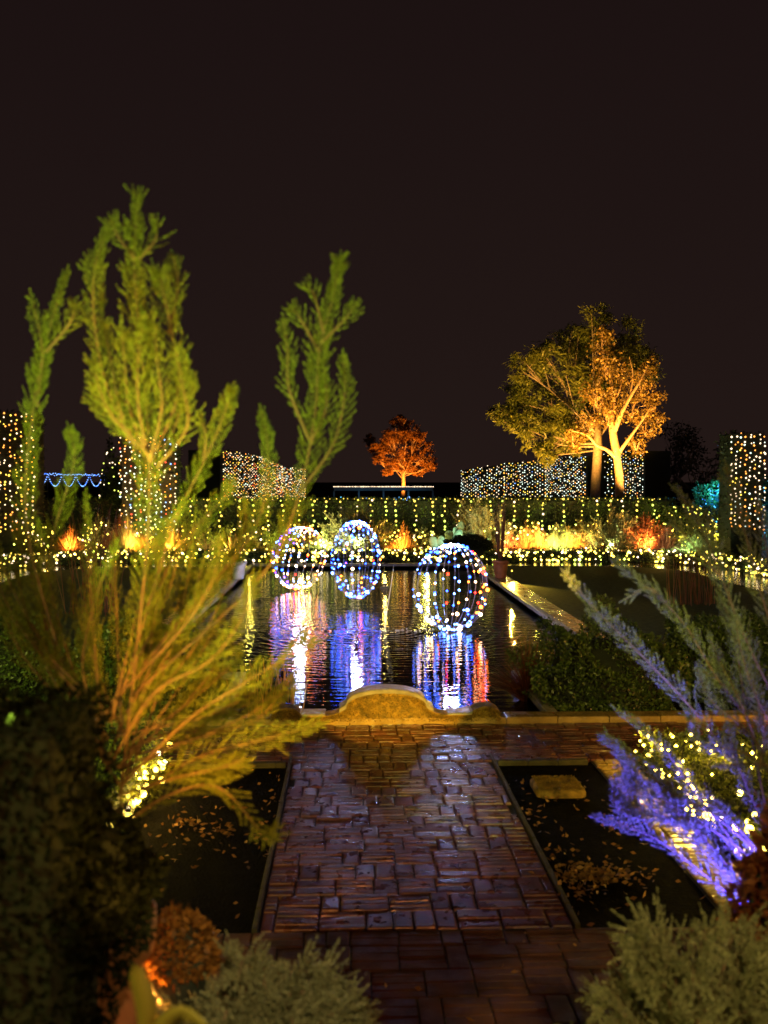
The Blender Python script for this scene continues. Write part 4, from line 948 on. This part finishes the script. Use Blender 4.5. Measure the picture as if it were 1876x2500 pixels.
# left rosemary
Ly = 3.1; cx = at(170, 2000, Ly+.1)
lr = empty('potted_rosemary', (cx.x, cx.y, .55), 'tall rosemary in a terracotta pot with long feathery branches on the left', 'potted plant')
pot(lr, (cx.x-.0, cx.y, .55), .235, .86, 'terracotta')
left = [
 ({'k': .9, 'sub': .3}, (322, 990, -.02), (280, 880, -.05), (270, 780, -.05), (262, 710, -.05)),
 ({'k': .9, 'sub': .3}, (325, 990, -.12), (350, 880, -.12), (340, 780, -.12), (335, 700, -.1)),
 ({'k': .8, 'sub': .3}, (330, 1000, .1), (375, 930, .1), (395, 860, .1), (400, 800, .1)),
 ({'k': .8, 'sub': .3}, (318, 990, .1), (262, 930, .1), (225, 880, .1), (200, 850, .1)),
 ({'k': 1.0}, (225, 1950, .1), (150, 1500, .15), (60, 1150, .2), (70, 900, .2), (100, 740, .2), (143, 590, .2)),
 ({'k': .75}, (80, 880, .2), (92, 760, .2), (68, 640, .2)),
 ({'k': .75, 's': 1}, (100, 760, .2), (150, 700, .15), (165, 655, .15)),
 ({'k': 1.15, 'sub': .3}, (235, 1950, 0), (285, 1500, 0), (320, 1150, 0), (320, 930, 0), (300, 700, 0), (290, 560, 0), (298, 425, 0)),
 ({'k': .8, 'sub': .3}, (330, 1020, .05), (240, 860, .05), (205, 700, .05), (205, 580, .05), (232, 495, .05)),
 ({'k': .8, 'sub': .3}, (325, 1010, .05), (265, 900, 0), (240, 780, 0), (225, 700, 0)),
 ({'k': 1.1, 'sub': .3}, (325, 1000, -.05), (385, 850, -.05), (368, 700, -.05), (350, 620, -.05), (345, 590, -.05)),
 ({'k': .7}, (365, 720, -.05), (385, 620, 0), (374, 555, 0)),
 ({'k': .9, 'sub': .3}, (340, 1010, -.1), (405, 920, -.1), (392, 820, -.1), (380, 750, -.1)),
 ({'k': .9, 'sub': .3}, (325, 1000, -.08), (300, 880, -.1), (300, 760, -.1), (310, 700, -.1)),
 ({'k': .8, 'sub': .3}, (320, 980, -.1), (245, 900, -.1), (215, 840, -.1), (205, 790, -.1)),
 ({'k': .8}, (300, 560, 0), (335, 520, 0), (340, 480, 0)), ({'k': .8}, (292, 560, 0), (255, 510, 0), (240, 475, 0)),
 ({'k': .7}, (265, 1500, 0), (370, 1150, .1), (450, 980, .1), (490, 880, .1), (502, 840, .1)),
 ({'k': .6}, (440, 1000, .1), (445, 940, .1), (430, 900, .1)),
 ({'k': .8}, (300, 1450, .05), (470, 1250, .15), (560, 1120, .15), (580, 980, .15), (565, 890, .15)),
 ({'k': .95, 'sub': .2}, (290, 1500, .05), (560, 1250, .1), (640, 1090, .1), (680, 900, .1), (690, 760, .1), (720, 640, .1), (734, 560, .1)),
 ({'k': .6}, (668, 950, .1), (625, 840, .1), (622, 760, .1), (612, 690, .1)),
 ({'k': .7}, (650, 1060, .1), (720, 960, .1), (745, 850, .1), (742, 770, .1)),
 ({'k': .6}, (670, 960, .1), (705, 880, .1), (700, 800, .1)),
 ({'k': .55}, (690, 760, .1), (650, 690, .1), (630, 665, .1)), ({'k': .55}, (695, 740, .1), (745, 690, .1), (770, 655, .1)), ({'k': .5}, (700, 720, .1), (680, 640, .1), (665, 620, .1)),
 ({'k': 1.0, 'sub': .2}, (240, 1650, -.1), (330, 1500, -.1), (450, 1430, -.1), (520, 1340, -.1), (545, 1250, -.1)),
 ({'k': .8, 'sub': .2}, (260, 1700, -.1), (400, 1560, -.1), (520, 1480, -.1), (650, 1400, -.05), (655, 1385, -.05)),
 ({'k': 1.0, 'sub': .2}, (250, 1750, -.1), (420, 1640, -.15), (560, 1600, -.15), (690, 1565, -.1)),
 ({'k': .9, 'sub': .2}, (240, 1800, -.1), (360, 1720, -.15), (470, 1700, -.15), (560, 1790, -.1), (590, 1800, -.1)),
 ({'k': 1.0, 'sub': .3}, (250, 1720, -.1), (380, 1680, -.2), (470, 1660, -.2), (530, 1640, -.2)),
 ({'k': .9}, (230, 1600, 0), (180, 1450, 0), (205, 1300, 0), (250, 1180, 0)), ({'k': .9}, (240, 1560, 0), (290, 1350, .05), (330, 1200, .05), (400, 1080, .05)),
 ({'k': .9}, (240, 1560, .1), (320, 1330, .2), (390, 1180, .2), (480, 1080, .2), (500, 1040, .2)),
 ({'k': 1}, (225, 1600, .1), (120, 1400, .2), (70, 1250, .2), (30, 1130, .2)), ({'k': 1}, (225, 1600, .1), (100, 1350, .2), (110, 1180, .25), (160, 1000, .25), (150, 930, .25)),
 ({'k': .9}, (300, 1450, .1), (420, 1300, .2), (520, 1180, .2), (530, 1080, .2)),
 ({'k': .8}, (210, 1600, .1), (60, 1430, .1), (10, 1330, .1)),
 ({'k': .8}, (260, 1500, 0), (400, 1350, 0), (460, 1250, 0), (480, 1160, 0)),
]
for k in range(26):
    a = R(random.uniform(-62, 78)); L_ = random.uniform(330, 520)*(1.15 if abs(a) < .6 else 1); cx_ = math.sin(a); cz_ = math.cos(a)
    x0_, y0_ = random.uniform(215, 300), random.uniform(1540, 1700); cur_ = random.uniform(-.1, .35)
    left.append(({'k': random.uniform(.5, 1), 'start': .2, 's': 1.2}, (x0_, y0_, .1), (x0_+cx_*L_*.4, y0_-cz_*L_*.35, .15), (x0_+cx_*L_*.72, y0_-cz_*L_*.7, .2), (x0_+cx_*L_*(.9+cur_*.1), y0_-L_*(cz_+cur_*.5), random.uniform(-.1, .4))))
spray_plant('potted_rosemary', None, left, '', 'needle', Ly, .078, .0125, 1000, .0105, .0031, parent=lr, r0=.005, ang=.68)
# right rosemary, violet lit
Ry = 4.2; cxr = at(1760, 2000, Ry)
rr = empty('potted_rosemary', (cxr.x, cxr.y, 0), 'rosemary in a terracotta pot with violet lit branches reaching in from the right edge', 'potted plant')
pot(rr, (cxr.x, cxr.y, 0), .29, .93, 'terracotta')
right = [
 ({'k': .5}, (1650, 2000, -.05), (1560, 1860, -.05), (1450, 1740, -.05), (1400, 1690, -.05)),
 ({'k': .45}, (1650, 2010, -.1), (1600, 1930, -.1), (1500, 1820, -.1), (1380, 1720, -.1)),
 ({'k': .4}, (1640, 2000, .05), (1580, 1900, .05), (1480, 1770, .05)),
 ({'k': .55}, (1650, 1990, 0), (1560, 1920, 0), (1430, 1820, 0), (1340, 1780, 0), (1285, 1765, 0)),
 ({'k': .75, 'sub': .2}, (1645, 1960, 0), (1530, 1820, 0), (1430, 1700, 0), (1340, 1620, .05), (1300, 1590, .05)),
 ({'k': .5}, (1640, 1950, -.05), (1590, 1830, -.05), (1500, 1710, -.05), (1420, 1600, -.05), (1330, 1530, 0)),
 ({'k': 1.0, 'sub': .2}, (1660, 1750, .1), (1520, 1560, .1), (1400, 1430, .1), (1290, 1320, .1), (1222, 1240, .1)),
 ({'k': .9, 'sub': .2}, (1700, 1650, .1), (1560, 1480, .1), (1480, 1350, .1), (1400, 1270, .1), (1330, 1215, .1)),
 ({'k': .6}, (1440, 1300, .1), (1400, 1270, .1), (1350, 1295, .1)),
 ({'k': .9, 'sub': .2}, (1720, 1600, 0), (1620, 1400, 0), (1560, 1250, 0), (1520, 1150, 0), (1465, 1060, 0)),
 ({'k': .8}, (1560, 1250, 0), (1500, 1180, 0), (1450, 1120, 0)),
 ({'k': .9, 'sub': .2}, (1720, 1500, -.1), (1650, 1300, -.1), (1610, 1150, -.1), (1570, 1010, -.1)),
 ({'k': .9}, (1720, 1450, .1), (1660, 1200, .1), (1640, 1080, .1)),
 ({'k': .7}, (1720, 1650, -.1), (1640, 1520, -.1), (1600, 1400, -.1), (1590, 1330, -.1)),
 ({'k': .5}, (1720, 1670, -.1), (1640, 1650, -.1), (1550, 1655, -.1)), ({'k': .5}, (1640, 1660, -.1), (1650, 1600, -.1), (1640, 1550, -.1)),
 ({'k': .9}, (1720, 1560, .1), (1600, 1500, .1), (1520, 1450, .1)),
 ({'k': .8}, (1700, 1900, .0), (1640, 1760, 0), (1590, 1640, 0), (1570, 1560, 0)),
 ({'k': .6}, (1680, 1930, .0), (1600, 1800, 0), (1520, 1700, 0)),
]
for k in range(14):
    e_ = random.uniform(0, 1); x1_ = 1330+260*e_+random.uniform(-40, 40); y1_ = 1690-520*e_*random.uniform(.5, 1)+random.uniform(-60, 60)
    xb, yb = random.uniform(1645, 1730), random.uniform(1850, 2010)-250*e_
    right.append(({'k': random.uniform(.35, .8), 'start': .25, 's': 1.1}, (xb, yb, random.uniform(-.1, .1)), (xb*.55+x1_*.45, yb*.5+y1_*.5, random.uniform(-.1, .15)), (x1_+30, y1_+70, .1), (x1_, y1_, .1)))
spray_plant('potted_rosemary', None, right, '', 'needle_blue', Ry, .092, .018, 760, .0135, .0040, parent=rr, r0=.005, ang=.66)
# rust foliage spilling over the right pot
q = at(1662, 1900, 3.7); 
mound('rust_plant', (q.x+.02, 3.7, q.z-.2), .12, .12, .36, 'blurred rust coloured plant in front of the right terracotta pot', 1400, .05, 'leaf_rust', lump=.3)
# spreading junipers at the bottom corners
def juniper(c, rx, ry, h, label, n=60):
    rt = empty('juniper', c, label, 'juniper'); C = Vector(c); b = MB(); sh = []
    for k in range(n):
        a = random.uniform(0, 6.283); sp = random.random()**.5; hh = h*(1-.6*sp*sp)*random.uniform(.62, 1.1)
        end = C+Vector((math.cos(a)*rx*sp, math.sin(a)*ry*sp, hh)); mid = C.lerp(end, .5)+Vector((0,0,.1*h))
        ln = smooth_line([C+Vector((math.cos(a)*.03, math.sin(a)*.03, 0)), mid, end, end+Vector((math.cos(a)*.05, math.sin(a)*.05, -.012))], 4)
        b.tube(ln, [.008*(1-i/len(ln))+.002 for i in range(len(ln))], 5)
        s_ = shoots_on(ln, .17*random.uniform(.6, 1.3), .024, .3, .75, .05, .2, (0, 0, 1)); sh += s_
        for (a_, m_, c_) in s_:
            d = (c_-a_).normalized()
            for _ in range(2):
                p = a_.lerp(c_, random.uniform(.2, .8)); e = (d+Vector(rng.normal(0, .6, 3))).normalized(); sh.append((p, p+e*.02, p+(e+d*.5).normalized()*.045))
    b.build('branches', M['twig'], rt, True); leafmesh('foliage', *needles(sh, 560, .013, .0045), M['needle_grey'], rt)
a = at(545, 2212, 3.3); juniper((a.x, 3.3, .56), .38, .3, .66, 'pale grey-green juniper in the bottom left corner next to the yellow leaf', 80)
a = at(1480, 2212, 3.2); juniper((a.x+.03, 3.2, .56), .44, .32, .70, 'spreading grey-green juniper in the bottom right corner', 95)
# autumn leaves near the left pot
q = at(370, 2010, 3.45); mound('autumn_plant', (q.x+.02, 3.5, q.z-.16), .13, .12, .2, 'orange-leaved plant glowing between the left pot and the juniper', 1500, .03, 'leaf_orange')
# big yellow leaf
yl = empty('strap_leaf_plant', (*at(330, 2250, 2.3).xy, .6), 'blurred yellow strap-shaped leaves at the bottom left edge', 'plant')
for pts in (((322, 2290, 0), (316, 2180, 0), (300, 2110, 0), (292, 2085, 0)), ((330, 2290, 0), (350, 2225, 0), (395, 2190, -.05), (455, 2225, -.1)), ((250, 2300, 0), (240, 2260, 0), (215, 2230, 0))):
    ln = smooth_line([at(x, y, 1.9+d) for x, y, d in pts], 6); b = MB(); n = len(ln); vs = []
    for i, p in enumerate(ln):
        t = (ln[min(n-1, i+1)]-ln[max(0, i-1)]).normalized(); s = t.cross(Vector((0, 1, 0))).normalized(); wd = .02*math.sin(math.pi*(.15+.83*i/(n-1)))**.7
        vs += [p-s*wd, p+Vector((0, .008, 0)), p+s*wd, p+Vector((0, .011, 0))]
    b.add(vs, [(i*4+j, i*4+(j+1) % 4, i*4+4+(j+1) % 4, i*4+4+j) for i in range(n-1) for j in range(4)]); b.build('leaf', M['yellow_leaf'], yl, True)
# dark clipped hedge at the left edge
q = at(205, 1510, 2.7); q2 = at(232, 1512, 2.7)
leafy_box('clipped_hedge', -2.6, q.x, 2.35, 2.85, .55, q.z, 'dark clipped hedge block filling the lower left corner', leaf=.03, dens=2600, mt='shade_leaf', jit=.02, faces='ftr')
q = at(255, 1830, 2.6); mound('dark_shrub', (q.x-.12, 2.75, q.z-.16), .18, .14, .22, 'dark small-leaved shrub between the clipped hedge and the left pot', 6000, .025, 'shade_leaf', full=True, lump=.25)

# ================================================================ light on the near plants
spotlight(at(335, 2205, 3.5), tuple(at(320, 1700, 3.3)), (1, .36, .04), 70, 'orange spotlight tucked under the left rosemary', 120, .02)
spotlight(at(560, 2330, 2.0), tuple(at(430, 1450, 3.1)), (1, .5, .06), 60, 'amber spotlight below the left juniper', 80, .02)
spotlight(at(-60, 1650, 2.2), tuple(at(280, 700, 3.1)), (.66, .85, .1), 300, 'yellow-green spotlight outside the left edge aimed at the tall branches', 70, .02)
spotlight(at(700, 2330, 1.9), tuple(at(640, 900, 3.2)), (.64, .85, .12), 230, 'yellow-green spotlight below the leaning left branches', 60, .02)
spotlight(at(1730, 2230, 3.75), tuple(at(1500, 1900, 4.2)), (.09, .06, 1), 1500, 'violet spotlight at the foot of the right rosemary', 64, .02)
spotlight(at(1800, 1720, 3.9), tuple(at(1600, 1420, 4.2)), (.2, .14, 1), 30, 'violet spotlight aimed at the upper right branches', 60, .02)
spotlight((1.5, -.6, 3.9), tuple(at(1400, 1380, 4.2)), (.85, .85, .16), 2000, 'added unseen yellow spotlight aimed at the leaning right branches', 13, .03, .9)  # added behind the camera to bring yellow-green onto the right branches
def fill_lamp_post(x, y, col, watt, label):  # added lamps, out of view, that raise the general light
    lp = empty('fill_lamp', (x, y, 1.19), label, 'lamp', 'added fill lamps on the terrace behind the viewpoint')
    b = MB(); b.tube([(x, y, 1.19), (x, y, 4.2)], [.05, .035], 10); b.build('post', M['black_metal'], lp, True)
    b = MB(); b.lathe((x, y, 4.55), [(.22, 0), (.12, .08), (.02, .14)], 16); b.build('lantern_roof', M['black_metal'], lp, True)
    b = MB(); b.ball((x, y, 4.35), .12, 16, 10); b.build('globe', emit('globe_glow', col, 12), lp, True)
    glow((x, y+.2, 4.35), col, watt, lp, .1)
fill_lamp_post(.45, -1.6, (1, .32, .08), 300, 'added unseen fill lamp with a warm lantern on the terrace, middle of three')
fill_lamp_post(-5.2, -1.2, (.95, .82, .2), 1100, 'added unseen fill lamp with a yellow lantern on the terrace, left of three')
fill_lamp_post(6.2, -1.2, (.95, .8, .25), 380, 'added unseen fill lamp with a yellow lantern on the terrace, right of three')
spotlight((.6, -1.3, 3.9), (AX, 11.4, .93), (1, .58, .05), 13000, 'added unseen amber spotlight on the terrace aimed at the ornamental wall', 11, .04, .12)  # narrow beam added from out of view to brighten the wall
spotlight((2.4, -1.3, 3.9), (4.2, 12.4, .7), (.95, .72, .16), 2600, 'added unseen greenish spotlight on the terrace aimed at the right boxwoods', 20, .04, .5)  # fill beam added for the right boxwoods, its fixture unseen
spotlight((-1.6, -1.3, 3.9), (-3.4, 12.6, .8), (.75, .85, .15), 7000, 'added unseen greenish spotlight on the terrace aimed at the left boxwoods', 24, .04, .5)  # added counterpart that lifts the left boxwoods, also unseen
spotlight((6.4, 10.2, .3), (3.4, 10.5, 0), (1, .4, .08), 260, 'amber spotlight at the right end of the cross path', 90, .03)

spotlight(at(-90, 1750, 2.0), tuple(at(310, 860, 3.1)), (1, .42, .03), 330, 'amber spotlight aimed at the middle of the tallest branch', 26, .02)
spotlight(at(560, 2420, 1.6), tuple(at(500, 1430, 3.05)), (1, .42, .03), 620, 'amber spotlight beside the curled orange branch', 34, .02)
spotlight((.25, -.6, 3.7), tuple(at(540, 2160, 3.2)), (1, .84, .4), 620, 'added unseen pale spotlight on the terrace aimed at the left juniper', 12, .03)  # put in behind the camera to brighten the left juniper
spotlight((.75, -.6, 3.7), tuple(at(1470, 2170, 3.1)), (1, .82, .3), 620, 'added unseen pale spotlight on the terrace aimed at the right juniper', 13, .03)  # same kind of added light for the right juniper

spotlight((4.42, 27.0, .3), (4.25, 19.5, 0), (1, .62, .06), 380, 'added golden spotlight beside the terracotta pot aimed along the pool paving', 70, .03)  # added to turn the paving strip along the pool golden
